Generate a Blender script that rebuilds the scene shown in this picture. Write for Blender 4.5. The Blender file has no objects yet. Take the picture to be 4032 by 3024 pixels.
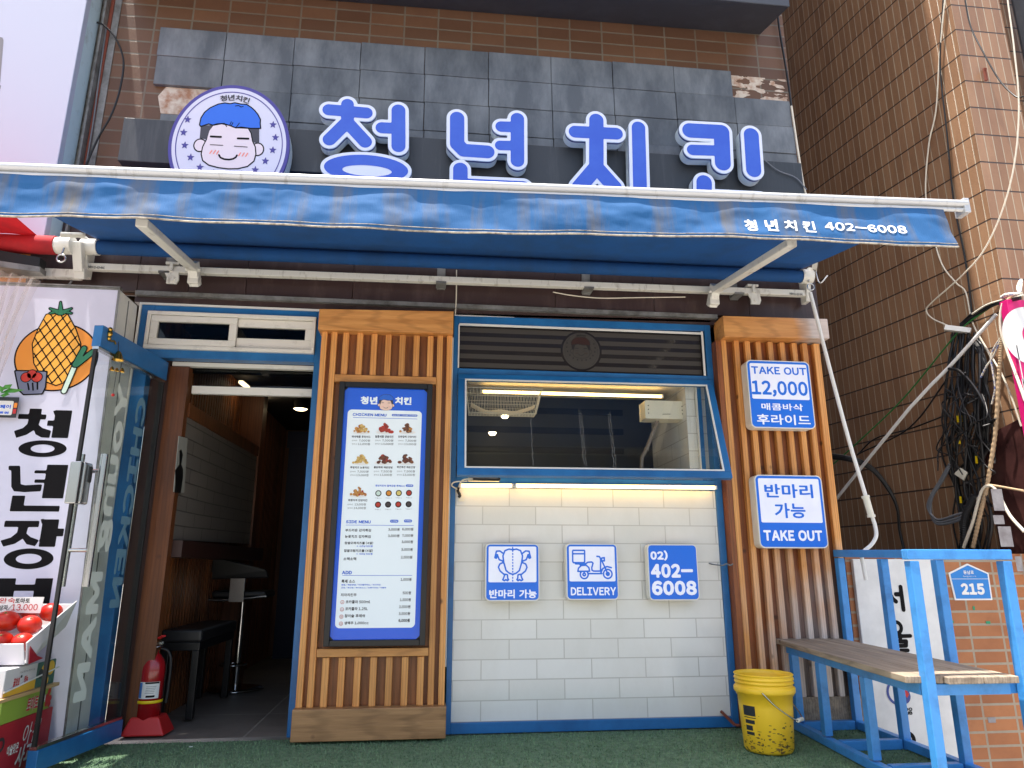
import bpy, math, random
import numpy as np
from mathutils import Vector, noise as mnoise
random.seed(7); rng = np.random.default_rng(7)
SC = bpy.context.scene; COL = SC.collection
# ---------------------------------------------------------------- camera
CAM = np.array([-0.4550, -4.0570, 0.7763]); YAW, PIT, ROLL, FPX = 0.115453, 0.254922, 0.00025, 2799.2
_fw = np.array([math.sin(YAW)*math.cos(PIT), math.cos(YAW)*math.cos(PIT), math.sin(PIT)])
_rt = np.array([math.cos(YAW), -math.sin(YAW), 0.0]); _up = np.cross(_rt, _fw)
_r = _rt*math.cos(ROLL)+_up*math.sin(ROLL); _u = _up*math.cos(ROLL)-_rt*math.sin(ROLL)
from mathutils import Matrix
cd = bpy.data.cameras.new('camera'); co = bpy.data.objects.new('camera', cd); COL.objects.link(co)
M = Matrix(((_r[0], _u[0], -_fw[0]), (_r[1], _u[1], -_fw[1]), (_r[2], _u[2], -_fw[2])))
co.matrix_world = Matrix.Translation(CAM) @ M.to_4x4()
cd.sensor_width = 36; cd.lens = 36*FPX/4032; cd.clip_end = 500; cd.clip_start = .02
SC.camera = co
# ---------------------------------------------------------------- light
SUN = Vector((-0.205, -0.072, 1.0)).normalized()
w = bpy.data.worlds.new('World'); SC.world = w; w.use_nodes = True
bg = w.node_tree.nodes['Background']; sky = w.node_tree.nodes.new('ShaderNodeTexSky'); sky.sky_type = 'NISHITA'
sky.sun_disc = False; sky.sun_elevation = math.asin(SUN.z); sky.sun_rotation = math.atan2(SUN.x, SUN.y)
sky.air_density = 1.2; sky.dust_density = 5.0
w.node_tree.links.new(sky.outputs[0], bg.inputs[0]); bg.inputs[1].default_value = 0.145
sl = bpy.data.lights.new('sun', 'SUN'); sl.energy = 5.0; sl.angle = math.radians(.53); sl.color = (1, .94, .86)
so = bpy.data.objects.new('sun', sl); COL.objects.link(so); so.rotation_euler = SUN.to_track_quat('Z', 'Y').to_euler()
so.location = (-3, -6, 14)
SC.view_settings.view_transform = 'Standard'; SC.view_settings.look = 'None'; SC.view_settings.exposure = 1.12; SC.view_settings.gamma = 1
SC.cycles.max_bounces = 10; SC.cycles.transparent_max_bounces = 12; SC.cycles.use_denoising = True
SC.cycles.caustics_reflective = False; SC.cycles.caustics_refractive = False; SC.cycles.sample_clamp_indirect = 6
# ---------------------------------------------------------------- measuring: a spot seen in the photo, on a stated plane, in metres
K = 4032/2212
ZO = {'1':(0,0,.6329),'2':(1300,0,.6329),'3':(2632,0,.6329),'4':(0,1000,.6329),'5':(1200,1150,.4069),'6':(1700,1150,.5425),
 '7':(2632,1000,.6329),'8':(0,1974,.6329),'9':(2632,1974,.6329),'m':(1300,1500,.6325),'t':(1700,1974,.5581),'R1':(3082,0,.7474),
 'R2':(3132,1000,.4219),'R3':(3232,1600,.4219),'R4':(3232,2124,.5424),'R5':(3732,1100,.3614),'L1':(0,780,.3165),'L2':(0,2280,.4484),
 'L3':(600,1380,.3738),'L4':(500,2000,.5725),'L5':(3700,1000,.7233),'L6':(3400,1900,.3618),'S':(0,1560,.883),'d':(0,0,K)}
def ray(zo, x, y):
    ox, oy, s = ZO[zo]; return _fw+_r*((ox+x*s-2016)/FPX)+_u*((1512-oy-y*s)/FPX)
def PP(zo, x, y, p0, n):
    D = ray(zo, x, y); n = np.array(n, float); t = ((np.array(p0, float)-CAM)@n)/(D@n); return Vector(CAM+D*t)
def PY(zo, x, y, Y): return PP(zo, x, y, (0, Y, 0), (0, 1, 0))
def PZ(zo, x, y, Z): return PP(zo, x, y, (0, 0, Z), (0, 0, 1))
def PX(zo, x, y, X): return PP(zo, x, y, (X, 0, 0), (1, 0, 0))
def W2(zo, pts, Y): return [tuple(PY(zo, a, b, Y).xz) for a, b in pts]
def GZ(y): return -.06+.027*y
# ---------------------------------------------------------------- materials
def lin(c): return tuple(((v/255)/12.92 if v/255 <= .04045 else ((v/255+.055)/1.055)**2.4) for v in c)+(1,)
MT = {}
def mat(name, c, rough=.5, metal=0, c2=None, vs=6, st=(1,1,1), amt=.5, lo=.4, hi=.65, bump=0, bs=40, em=0, spec=.5, alpha=1, island=0, trans=0, coat=0, det=5):
    m = bpy.data.materials.new(name); m.use_nodes = True; MT[name] = m
    nt = m.node_tree; N = nt.nodes; L = nt.links; b = N['Principled BSDF']
    b.inputs['Roughness'].default_value = rough; b.inputs['Metallic'].default_value = metal
    b.inputs['Specular IOR Level'].default_value = spec; b.inputs['Alpha'].default_value = alpha; b.inputs['Coat Weight'].default_value = coat
    col = lin(c) if max(c) > 1.01 else tuple(c)+(1,)
    b.inputs['Base Color'].default_value = col; out = None
    if c2 is not None or bump:
        tc = N.new('ShaderNodeTexCoord'); mp = N.new('ShaderNodeMapping'); mp.inputs['Scale'].default_value = st
        L.new(tc.outputs['Object'], mp.inputs[0])
    if c2 is not None:
        cc = lin(c2) if max(c2) > 1.01 else tuple(c2)+(1,)
        nz = N.new('ShaderNodeTexNoise'); nz.inputs['Scale'].default_value = vs; nz.inputs['Detail'].default_value = det; nz.inputs['Roughness'].default_value = .65
        L.new(mp.outputs[0], nz.inputs['Vector'])
        rp = N.new('ShaderNodeMapRange'); rp.inputs[1].default_value = lo; rp.inputs[2].default_value = hi; rp.inputs[4].default_value = amt*2 if amt < .5 else 1
        L.new(nz.outputs[0], rp.inputs[0])
        mx = N.new('ShaderNodeMix'); mx.data_type = 'RGBA'; mx.inputs['A'].default_value = col; mx.inputs['B'].default_value = cc
        L.new(rp.outputs[0], mx.inputs['Factor']); out = mx.outputs['Result']
    if island:
        if out is None:
            rgb = N.new('ShaderNodeRGB'); rgb.outputs[0].default_value = col; out = rgb.outputs[0]
        ge = N.new('ShaderNodeNewGeometry'); r2 = N.new('ShaderNodeMapRange'); r2.inputs[3].default_value = 1-island; r2.inputs[4].default_value = 1+island
        L.new(ge.outputs['Random Per Island'], r2.inputs[0])
        hs = N.new('ShaderNodeHueSaturation'); L.new(out, hs.inputs['Color']); L.new(r2.outputs[0], hs.inputs['Value']); out = hs.outputs[0]
    if out is not None: L.new(out, b.inputs['Base Color'])
    if bump:
        n2 = N.new('ShaderNodeTexNoise'); n2.inputs['Scale'].default_value = bs; n2.inputs['Detail'].default_value = 4; L.new(mp.outputs[0], n2.inputs['Vector'])
        bp = N.new('ShaderNodeBump'); bp.inputs['Strength'].default_value = bump; bp.inputs['Distance'].default_value = .01
        L.new(n2.outputs[0], bp.inputs['Height']); L.new(bp.outputs[0], b.inputs['Normal'])
    if em:
        b.inputs['Emission Color'].default_value = col; b.inputs['Emission Strength'].default_value = em
        if out is not None: L.new(out, b.inputs['Emission Color'])
    if trans:
        tl = N.new('ShaderNodeBsdfTranslucent'); tl.inputs[0].default_value = col; ms = N.new('ShaderNodeMixShader'); ms.inputs[0].default_value = trans
        if out is not None: L.new(out, tl.inputs[0])
        L.new(b.outputs[0], ms.inputs[1]); L.new(tl.outputs[0], ms.inputs[2]); L.new(ms.outputs[0], N['Material Output'].inputs[0])
    return m
def brickmat(name, c1, c2, mort, bw, rh, off=0., ms=.006, rough=.55, stain=None, stain_amt=.5, bump=.5, spec=.4, sscale=(3,3,3), bias=0., m2=None):
    m = bpy.data.materials.new(name); m.use_nodes = True; MT[name] = m
    nt = m.node_tree; N = nt.nodes; L = nt.links; b = N['Principled BSDF']; b.inputs['Roughness'].default_value = rough; b.inputs['Specular IOR Level'].default_value = spec
    uv = N.new('ShaderNodeUVMap'); br = N.new('ShaderNodeTexBrick'); br.offset = off; br.squash = 1
    br.inputs['Color1'].default_value = lin(c1); br.inputs['Color2'].default_value = lin(c2); br.inputs['Mortar'].default_value = lin(mort)
    br.inputs['Scale'].default_value = 1; br.inputs['Mortar Size'].default_value = ms; br.inputs['Mortar Smooth'].default_value = .15
    br.inputs['Brick Width'].default_value = bw; br.inputs['Row Height'].default_value = rh; br.inputs['Bias'].default_value = bias
    L.new(uv.outputs[0], br.inputs['Vector']); out = br.outputs['Color']
    nz = N.new('ShaderNodeTexNoise'); nz.inputs['Scale'].default_value = 1; nz.inputs['Detail'].default_value = 7; nz.inputs['Roughness'].default_value = .7
    mp = N.new('ShaderNodeMapping'); mp.inputs['Scale'].default_value = sscale; L.new(uv.outputs[0], mp.inputs[0]); L.new(mp.outputs[0], nz.inputs['Vector'])
    if stain is not None:
        rp = N.new('ShaderNodeMapRange'); rp.inputs[1].default_value = .42; rp.inputs[2].default_value = .72; rp.inputs[4].default_value = stain_amt; L.new(nz.outputs[0], rp.inputs[0])
        mx = N.new('ShaderNodeMix'); mx.data_type = 'RGBA'; L.new(rp.outputs[0], mx.inputs['Factor']); L.new(out, mx.inputs['A']); mx.inputs['B'].default_value = lin(stain); out = mx.outputs['Result']
    L.new(out, b.inputs['Base Color'])
    if bump:
        n2 = N.new('ShaderNodeTexNoise'); n2.inputs['Scale'].default_value = 60; n2.inputs['Detail'].default_value = 4; L.new(uv.outputs[0], n2.inputs['Vector'])
        ma = N.new('ShaderNodeMath'); ma.operation = 'MULTIPLY_ADD'; ma.inputs[1].default_value = -1; L.new(br.outputs['Fac'], ma.inputs[0])
        mb_ = N.new('ShaderNodeMath'); mb_.operation = 'MULTIPLY'; mb_.inputs[1].default_value = .25; L.new(n2.outputs[0], mb_.inputs[0]); L.new(mb_.outputs[0], ma.inputs[2])
        bp = N.new('ShaderNodeBump'); bp.inputs['Strength'].default_value = bump; bp.inputs['Distance'].default_value = .006; L.new(ma.outputs[0], bp.inputs['Height']); L.new(bp.outputs[0], b.inputs['Normal'])
    return m
def woodmat(name, c, c2, stretch=(14,14,.9), rough=.45, island=.12, gray=None, grayf=None):
    m = mat(name, c, rough=rough, c2=c2, vs=2.2, st=stretch, lo=.35, hi=.7, bump=.12, bs=6, island=island, det=8)
    nt = m.node_tree; N = nt.nodes; L = nt.links
    wv = N.new('ShaderNodeTexWave'); wv.wave_type = 'BANDS'; wv.bands_direction = 'X'; wv.inputs['Scale'].default_value = 1.6; wv.inputs['Distortion'].default_value = 9; wv.inputs['Detail'].default_value = 3; wv.inputs['Detail Scale'].default_value = .7
    mp = [n for n in N if n.type == 'MAPPING'][0]; L.new(mp.outputs[0], wv.inputs['Vector'])
    b = N['Principled BSDF']; src = b.inputs['Base Color'].links[0].from_socket
    mx = N.new('ShaderNodeMix'); mx.data_type = 'RGBA'; mx.inputs['B'].default_value = tuple(v*.45 for v in (lin(c2) if max(c2) > 1.01 else c2)[:3])+(1,)
    r = N.new('ShaderNodeMapRange'); r.inputs[1].default_value = .62; r.inputs[2].default_value = 1; r.inputs[4].default_value = .32; L.new(wv.outputs['Fac'], r.inputs[0]); L.new(r.outputs[0], mx.inputs['Factor']); L.new(src, mx.inputs['A']); out = mx.outputs['Result']
    tc = [n for n in N if n.type == 'TEX_COORD'][0]
    vo = N.new('ShaderNodeTexVoronoi'); vo.inputs['Scale'].default_value = 5.2; vo.inputs['Randomness'].default_value = 1; L.new(tc.outputs['Object'], vo.inputs['Vector'])
    kr = N.new('ShaderNodeMapRange'); kr.inputs[1].default_value = .1; kr.inputs[2].default_value = .04; kr.inputs[4].default_value = .8; L.new(vo.outputs['Distance'], kr.inputs[0])
    m3 = N.new('ShaderNodeMix'); m3.data_type = 'RGBA'; m3.inputs['B'].default_value = lin((58,28,14)); L.new(kr.outputs[0], m3.inputs['Factor']); L.new(out, m3.inputs['A']); out = m3.outputs['Result']
    if gray:
        # bare weathered timber where rain has washed the varnish off: (axis, from, to)
        sx = N.new('ShaderNodeSeparateXYZ'); L.new(tc.outputs['Object'], sx.inputs[0]); f = None
        nz = N.new('ShaderNodeTexNoise'); nz.inputs['Scale'].default_value = 5; L.new(tc.outputs['Object'], nz.inputs['Vector'])
        for ax, a, b2 in grayf:
            ad = N.new('ShaderNodeMath'); ad.operation = 'MULTIPLY_ADD'; ad.inputs[1].default_value = abs(b2-a)*1.5; L.new(nz.outputs[0], ad.inputs[0]); L.new(sx.outputs[ax], ad.inputs[2])
            g = N.new('ShaderNodeMapRange'); g.inputs[1].default_value = a+abs(b2-a)*.75; g.inputs[2].default_value = b2+abs(b2-a)*.75; L.new(ad.outputs[0], g.inputs[0])
            if f is None: f = g.outputs[0]
            else:
                mu = N.new('ShaderNodeMath'); mu.operation = 'MULTIPLY'; L.new(f, mu.inputs[0]); L.new(g.outputs[0], mu.inputs[1]); f = mu.outputs[0]
        m4 = N.new('ShaderNodeMix'); m4.data_type = 'RGBA'; hs = N.new('ShaderNodeHueSaturation'); hs.inputs['Saturation'].default_value = .28; hs.inputs['Value'].default_value = .95; L.new(out, hs.inputs['Color'])
        L.new(f, m4.inputs['Factor']); L.new(out, m4.inputs['A']); L.new(hs.outputs[0], m4.inputs['B']); out = m4.outputs['Result']
    L.new(out, b.inputs['Base Color'])
    return m
def glassmat(name, tint=(1,1,1), refl=1.0, frost=0.):
    m = bpy.data.materials.new(name); m.use_nodes = True; MT[name] = m; nt = m.node_tree; N = nt.nodes; L = nt.links
    N.remove(N['Principled BSDF']); tr = N.new('ShaderNodeBsdfTransparent'); tr.inputs[0].default_value = tuple(tint)+(1,)
    gl = N.new('ShaderNodeBsdfGlossy'); gl.inputs['Roughness'].default_value = .01; lw = N.new('ShaderNodeLayerWeight'); lw.inputs[0].default_value = .5; pw = N.new('ShaderNodeMath'); pw.operation = 'POWER'; pw.inputs[1].default_value = 4.5; L.new(lw.outputs['Facing'], pw.inputs[0]); fr = N.new('ShaderNodeMath'); fr.operation = 'MULTIPLY_ADD'; fr.inputs[1].default_value = .8; fr.inputs[2].default_value = .05; L.new(pw.outputs[0], fr.inputs[0])
    mm = N.new('ShaderNodeMath'); mm.operation = 'MULTIPLY'; mm.inputs[1].default_value = refl; mm.use_clamp = True; L.new(fr.outputs[0], mm.inputs[0])
    mx = N.new('ShaderNodeMixShader'); L.new(mm.outputs[0], mx.inputs[0]); L.new(tr.outputs[0], mx.inputs[1]); L.new(gl.outputs[0], mx.inputs[2]); o = mx.outputs[0]
    L.new(o, N['Material Output'].inputs[0]); return m
# ---------------------------------------------------------------- mesh builder
class MB:
    def __init__(s): s.v = []; s.f = []; s.m = []; s.uv = {}; s.smooth = set()
    def add(s, vs, fs, mi=0, uvs=None, smooth=False):
        o = len(s.v); s.v += [tuple(p) for p in vs]
        for i, f in enumerate(fs):
            if uvs is not None: s.uv[len(s.f)] = uvs[i]
            if smooth: s.smooth.add(len(s.f))
            s.f.append(tuple(o+j for j in f)); s.m.append(mi)
        return s
    def hexa(s, p, mi=0):   # 8 corners: bottom 4 ccw, top 4
        return s.add(p, [(3,2,1,0),(4,5,6,7),(0,1,5,4),(1,2,6,5),(2,3,7,6),(3,0,4,7)], mi)
    def box(s, x0, x1, y0, y1, z0, z1, mi=0):
        return s.hexa([(x0,y0,z0),(x1,y0,z0),(x1,y1,z0),(x0,y1,z0),(x0,y0,z1),(x1,y0,z1),(x1,y1,z1),(x0,y1,z1)], mi)
    def beam(s, a, b, wd, ht, up=(0,0,1), mi=0):   # box from a to b, centred
        a = Vector(a); b = Vector(b); d = (b-a).normalized(); up = Vector(up)
        sd = d.cross(up).normalized(); u2 = sd.cross(d).normalized(); q = []
        for p in (a, b):
            q.append([p-sd*wd/2-u2*ht/2, p+sd*wd/2-u2*ht/2, p+sd*wd/2+u2*ht/2, p-sd*wd/2+u2*ht/2])
        return s.add(q[0]+q[1], [(3,2,1,0),(4,5,6,7),(0,1,5,4),(1,2,6,5),(2,3,7,6),(3,0,4,7)], mi)
    def quad(s, a, b, c, d, mi=0, uv=None):
        return s.add([a,b,c,d], [(0,1,2,3)], mi, None if uv is None else [uv])
    def wallquad(s, a, b, z0, z1, mi=0, u0=0., v0=0.):  # vertical quad from a to b (x,y), uv in metres
        L = math.hypot(b[0]-a[0], b[1]-a[1])
        return s.quad((a[0],a[1],z0),(b[0],b[1],z0),(b[0],b[1],z1),(a[0],a[1],z1), mi, ((u0,z0+v0),(u0+L,z0+v0),(u0+L,z1+v0),(u0,z1+v0)))
    def prism(s, pts, off, mi=0):  # polygon of 3D points swept by vector off
        n = len(pts); off = Vector(off); vs = [Vector(p) for p in pts]+[Vector(p)+off for p in pts]
        return s.add(vs, [tuple(range(n-1,-1,-1)), tuple(range(n,2*n))]+[(i,(i+1)%n,n+(i+1)%n,n+i) for i in range(n)], mi)
    def tube(s, pts, r, n=8, mi=0, caps=True, closed=False):
        pts = [Vector(p) for p in pts]; m = len(pts); rs = r if isinstance(r, (list, tuple)) else [r]*m; vs = []; up = None
        for i, p in enumerate(pts):
            t = (pts[(i+1) % m if closed else min(i+1, m-1)]-pts[(i-1) % m if closed else max(i-1, 0)])
            t = t.normalized() if t.length > 1e-9 else Vector((0,0,1))
            if up is None: up = Vector((0,0,1)) if abs(t.z) < .9 else Vector((0,1,0))
            sd = t.cross(up).normalized(); up = sd.cross(t).normalized()
            for j in range(n):
                a = 2*math.pi*j/n; vs.append(p+(sd*math.cos(a)+up*math.sin(a))*rs[i])
        fs = [(i*n+j, i*n+(j+1) % n, ((i+1) % m)*n+(j+1) % n, ((i+1) % m)*n+j) for i in range(m if closed else m-1) for j in range(n)]
        s.add(vs, fs, mi, smooth=True)
        if caps and not closed: s.add(vs[:n], [tuple(range(n-1,-1,-1))], mi); s.add(vs[-n:], [tuple(range(n))], mi)
        return s
    def lathe(s, c, prof, n=32, mi=0, axis=None, sm=True):   # prof: (r,z)
        c = Vector(c); vs = []
        for r, z in prof:
            for j in range(n):
                a = 2*math.pi*j/n; vs.append(c+Vector((r*math.cos(a), r*math.sin(a), z)))
        fs = [(i*n+j, i*n+(j+1) % n, (i+1)*n+(j+1) % n, (i+1)*n+j) for i in range(len(prof)-1) for j in range(n)]
        return s.add(vs, fs, mi, smooth=sm)
    def ball(s, c, r, n=16, mi=0, sq=1., jit=0.):
        c = Vector(c); vs = []; m = n//2
        for i in range(m+1):
            t = math.pi*i/m
            for j in range(n):
                a = 2*math.pi*j/n; q = r*(1+jit*math.sin(a*5)*math.sin(t)); vs.append(c+Vector((q*math.sin(t)*math.cos(a), q*math.sin(t)*math.sin(a), r*sq*math.cos(t))))
        return s.add(vs, [(i*n+j, (i+1)*n+j, (i+1)*n+(j+1) % n, i*n+(j+1) % n) for i in range(m) for j in range(n)], mi, smooth=True)
WL = {}
def obj(name, mb, mats, parent=None, bevel=0, seg=2, sub=0):
    me = bpy.data.meshes.new(name); V = np.array(mb.v, float)
    if parent is None:
        lo, hi = V.min(0), V.max(0); base = np.array([(lo[0]+hi[0])/2, (lo[1]+hi[1])/2, lo[2]])
    else: base = np.array(WL[parent])
    me.from_pydata((V-base).tolist(), [], mb.f)
    for m in (mats if isinstance(mats, (list, tuple)) else [mats]): me.materials.append(MT[m])
    me.polygons.foreach_set('material_index', mb.m)
    if mb.smooth: me.polygons.foreach_set('use_smooth', [i in mb.smooth for i in range(len(mb.f))])
    if mb.uv:
        ul = me.uv_layers.new(name='UVMap')
        for i, uv in mb.uv.items():
            for k, li in enumerate(me.polygons[i].loop_indices): ul.data[li].uv = uv[k]
    me.update(); o = bpy.data.objects.new(name, me); COL.objects.link(o)
    if parent is None: o.location = base
    else: o.parent = parent
    WL[o] = tuple(base)
    if bevel:
        b = o.modifiers.new('bevel', 'BEVEL'); b.width = bevel; b.segments = seg; b.limit_method = 'ANGLE'; b.angle_limit = math.radians(40)
    return o
def tag(o, label, cat, group=None):
    o['label'] = label; o['category'] = cat
    if group: o['group'] = group
    return o
def thing(name, label, cat, loc, group=None):
    o = bpy.data.objects.new(name, None); COL.objects.link(o); o.location = loc; o.empty_display_size = .1; WL[o] = tuple(loc); return tag(o, label, cat, group)
def plabel(o, label): o['label'] = label; return o
def struct(o): o['kind'] = 'structure'; return o
# ---------------------------------------------------------------- flat shapes (distance fields, filled by marching squares)
class Fr:
    def __init__(s, o, r=(1,0,0), u=(0,0,1)):
        s.o = np.array(o, float); s.r = np.array(r, float); s.u = np.array(u, float); s.n = np.cross(s.r, s.u)
    def __call__(s, x, y, w=0): return s.o+s.r*x+s.u*y+s.n*w
def FY(Y): return Fr((0, Y, 0))
def _seg(X, Y, a, b):
    ax, ay = a; dx, dy = b[0]-ax, b[1]-ay; L = dx*dx+dy*dy
    t = np.clip(((X-ax)*dx+(Y-ay)*dy)/L, 0, 1) if L > 1e-12 else 0
    return np.hypot(X-ax-t*dx, Y-ay-t*dy)
def strokes(lines, r):
    def f(X, Y):
        D = np.full(X.shape, 1e3)
        for l in lines:
            if len(l) == 1: D = np.minimum(D, np.hypot(X-l[0][0], Y-l[0][1]))
            for a, b in zip(l, l[1:]): D = np.minimum(D, _seg(X, Y, a, b))
        return D-r
    return f
def edges_sd(E):
    E = np.array(E, float)
    def f(X, Y):
        sh = X.shape; x = X.ravel()[:, None]; y = Y.ravel()[:, None]
        ax, ay, bx, by = E.T; dx, dy = bx-ax, by-ay; L = dx*dx+dy*dy+1e-18
        t = np.clip(((x-ax)*dx+(y-ay)*dy)/L, 0, 1); D = np.sqrt(((x-ax-t*dx)**2+(y-ay-t*dy)**2).min(1))
        c = ((ay > y) != (by > y)) & (x < ax+(y-ay)*dx/np.where(dy == 0, 1e-18, dy))
        return np.where(c.sum(1) % 2 == 1, -D, D).reshape(sh)
    return f
def poly(p): return edges_sd([(*p[i], *p[(i+1) % len(p)]) for i in range(len(p))])
def circ(c, r): return lambda X, Y: np.hypot(X-c[0], Y-c[1])-r
def ell(c, a, b):
    def f(X, Y):
        k0 = np.hypot((X-c[0])/a, (Y-c[1])/b); k1 = np.hypot((X-c[0])/a**2, (Y-c[1])/b**2); return k0*(k0-1)/np.maximum(k1, 1e-6)
    return f
def rrect(x0, y0, x1, y1, r):
    def f(X, Y):
        qx = np.abs(X-(x0+x1)/2)-(x1-x0)/2+r; qy = np.abs(Y-(y0+y1)/2)-(y1-y0)/2+r
        return np.hypot(np.maximum(qx, 0), np.maximum(qy, 0))+np.minimum(np.maximum(qx, qy), 0)-r
    return f
def uni(*fs): return lambda X, Y: np.minimum.reduce([f(X, Y) for f in fs])
def sub(f, g): return lambda X, Y: np.maximum(f(X, Y), -g(X, Y))
def inter(f, g): return lambda X, Y: np.maximum(f(X, Y), g(X, Y))
def offs(f, d): return lambda X, Y: f(X, Y)-d
def ring(f, w): return lambda X, Y: np.abs(f(X, Y))-w
def march(F, bb, res):
    x0, y0, x1, y1 = bb; nx = max(2, int(math.ceil((x1-x0)/res))); ny = max(2, int(math.ceil((y1-y0)/res)))
    xs = np.linspace(x0, x1, nx+1); ys = np.linspace(y0, y1, ny+1); X, Y = np.meshgrid(xs, ys); V = F(X, Y); V = np.where(np.abs(V) < 1e-7, 1e-7, V)
    V[0, :] = np.abs(V[0, :])+1e-6; V[-1, :] = np.abs(V[-1, :])+1e-6; V[:, 0] = np.abs(V[:, 0])+1e-6; V[:, -1] = np.abs(V[:, -1])+1e-6
    I = V < 0; cnt = I[:-1, :-1].astype(int)+I[1:, :-1]+I[:-1, 1:]+I[1:, 1:]; polys = []; segs = []
    for j in range(ny):
        i = 0; row = cnt[j]
        while i < nx:
            c = row[i]
            if c == 0: i += 1; continue
            if c == 4:
                k = i
                while k < nx and row[k] == 4: k += 1
                polys.append([(xs[i],ys[j]),(xs[k],ys[j]),(xs[k],ys[j+1]),(xs[i],ys[j+1])]); i = k; continue
            P = [(i,j),(i+1,j),(i+1,j+1),(i,j+1)]; pl = []; cr = []
            for a in range(4):
                p, q = P[a], P[(a+1) % 4]; va, vb = V[p[1], p[0]], V[q[1], q[0]]
                if va < 0: pl.append((xs[p[0]], ys[p[1]]))
                if (va < 0) != (vb < 0):
                    t = va/(va-vb); c2 = (xs[p[0]]+(xs[q[0]]-xs[p[0]])*t, ys[p[1]]+(ys[q[1]]-ys[p[1]])*t); pl.append(c2); cr.append((c2, va < 0))
            if len(pl) >= 3: polys.append(pl)
            for a in range(len(cr)):
                if cr[a][1]: segs.append((cr[a][0], cr[(a+1) % len(cr)][0]))
            i += 1
    return polys, segs
def fill(mb, F, bb, res, fr, w=0., mi=0, thick=0.):
    polys, segs = march(F, bb, res)
    for p in polys: mb.add([fr(x, y, w) for x, y in p], [tuple(range(len(p)))], mi)
    if thick:
        for a, b in segs: mb.add([fr(*a, w), fr(*a, w-thick), fr(*b, w-thick), fr(*b, w)], [(0,1,2,3)], mi, smooth=False)
    return mb
_TC = bpy.data.curves.new('glyph', 'FONT'); _TO = bpy.data.objects.new('glyph', _TC); COL.objects.link(_TO); _TC.resolution_u = 3
_G = {}; _GC = {}
def _learn(chars):   # outlines of all the characters used, read in one go, one per line
    n = len(chars); _TC.space_line = 3; _TC.body = '\n'.join(chr(ord(c)+0xFEE0) if 33 <= ord(c) <= 126 else c for c in chars+chars[:1])
    bpy.context.view_layer.update(); me = bpy.data.meshes.new_from_object(_TO.evaluated_get(bpy.context.evaluated_depsgraph_get()))
    V = np.array([(v.co.x, v.co.y) for v in me.vertices]); lp = 3.0
    for _ in range(2):
        ix = np.floor((1.6-V[:,1])/lp).astype(int); a = V[ix == 0][:,1].min(); b = V[ix == ix.max()][:,1].min()
        lp = (a-b)/n if ix.max() == n else lp*.999
    ix = np.floor((1.6-V[:,1])/lp).astype(int); ec = {}
    for p in me.polygons:
        vs = list(p.vertices)
        for a, b in zip(vs, vs[1:]+vs[:1]):
            k = (min(a, b), max(a, b)); ec[k] = ec.get(k, 0)+1
    by = {}
    for (a, b), m in ec.items():
        if m == 1: by.setdefault(int(ix[a]), []).append((V[a,0], V[a,1]+ix[a]*lp, V[b,0], V[b,1]+ix[b]*lp))
    for i, c in enumerate(chars):
        E = by[i]; A = np.array(E); _G[c] = (E, A[:,[0,2]].min(), A[:,[1,3]].min(), A[:,[0,2]].max(), A[:,[1,3]].max())
def glyph(ch): return _G[ch]
_learn(['ㅁ']+sorted(set('청년치킨반마리가능매콤바삭후라이드새달단짠갈릭간장뿌링즈눈꽃불닭워운양념화끈취향저격의찰떡궁합특제소스부러감자튀김찹쌀모짜볼알시즈닝원크림할피뇨와사요핫트블자무코카콜참슬레쉬생맥주순살변경한페가맹점완숙토상아침과맞은녹색꿀외영농건강을생각하는연선물동남로인테어대ㅅ제로이DELIVERYTAKOUChicken mu()/:+-.,0123456789CHIKNMESDlcgYoungMANJBr웅Uab')-{' ','ㅁ'}))
def glyph_polys(ch, bold, n):
    k = (ch, bold, n)
    if k not in _GC:
        E, a, b, c, d = glyph(ch); g = bold+.03; _GC[k] = march(offs(edges_sd(E), bold), (a-g, b-g, c+g, d+g), 1/n)
    return _GC[k]
def text(mb, s, box, fr, w=0., mi=0, bold=.025, n=26, thick=0., slant=0.):
    """lettering fitted to box (x0,y0,x1,y1) of a plane"""
    pen = 0; L = []
    for ch in s:
        if ch == ' ': pen += .32; continue
        E, a, b, c, d = glyph(ch); hang = ord(ch) > 0x1100
        if hang: L.append((ch, pen)); pen += .94
        else: L.append((ch, pen-a)); pen += (c-a)+.1+bold
    X0 = min(p+glyph(c)[1] for c, p in L)-bold; X1 = max(p+glyph(c)[3] for c, p in L)+bold
    Y0 = min(glyph(c)[2] for c, p in L)-bold; Y1 = max(glyph(c)[4] for c, p in L)+bold
    x0, y0, x1, y1 = box; sx = (x1-x0)/(X1-X0); sy = (y1-y0)/(Y1-Y0)
    f = lambda x, y: (x0+(x-X0)*sx+slant*(y-Y0)*sy, y0+(y-Y0)*sy)
    for ch, p in L:
        po, sg = glyph_polys(ch, bold, n)
        for q in po: mb.add([fr(*f(x+p, y), w) for x, y in q], [tuple(range(len(q)))], mi)
        if thick:
            for a, b in sg: mb.add([fr(*f(a[0]+p, a[1]), w), fr(*f(a[0]+p, a[1]), w-thick), fr(*f(b[0]+p, b[1]), w-thick), fr(*f(b[0]+p, b[1]), w)], [(0,1,2,3)], mi)
    return mb
def zbox(zo, x0, y0, x1, y1, Y):   # box seen in the photo -> box on plane y=Y, in metres
    a = PY(zo, x0, y0, Y); b = PY(zo, x1, y1, Y); return (min(a.x, b.x), min(a.z, b.z), max(a.x, b.x), max(a.z, b.z))
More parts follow.
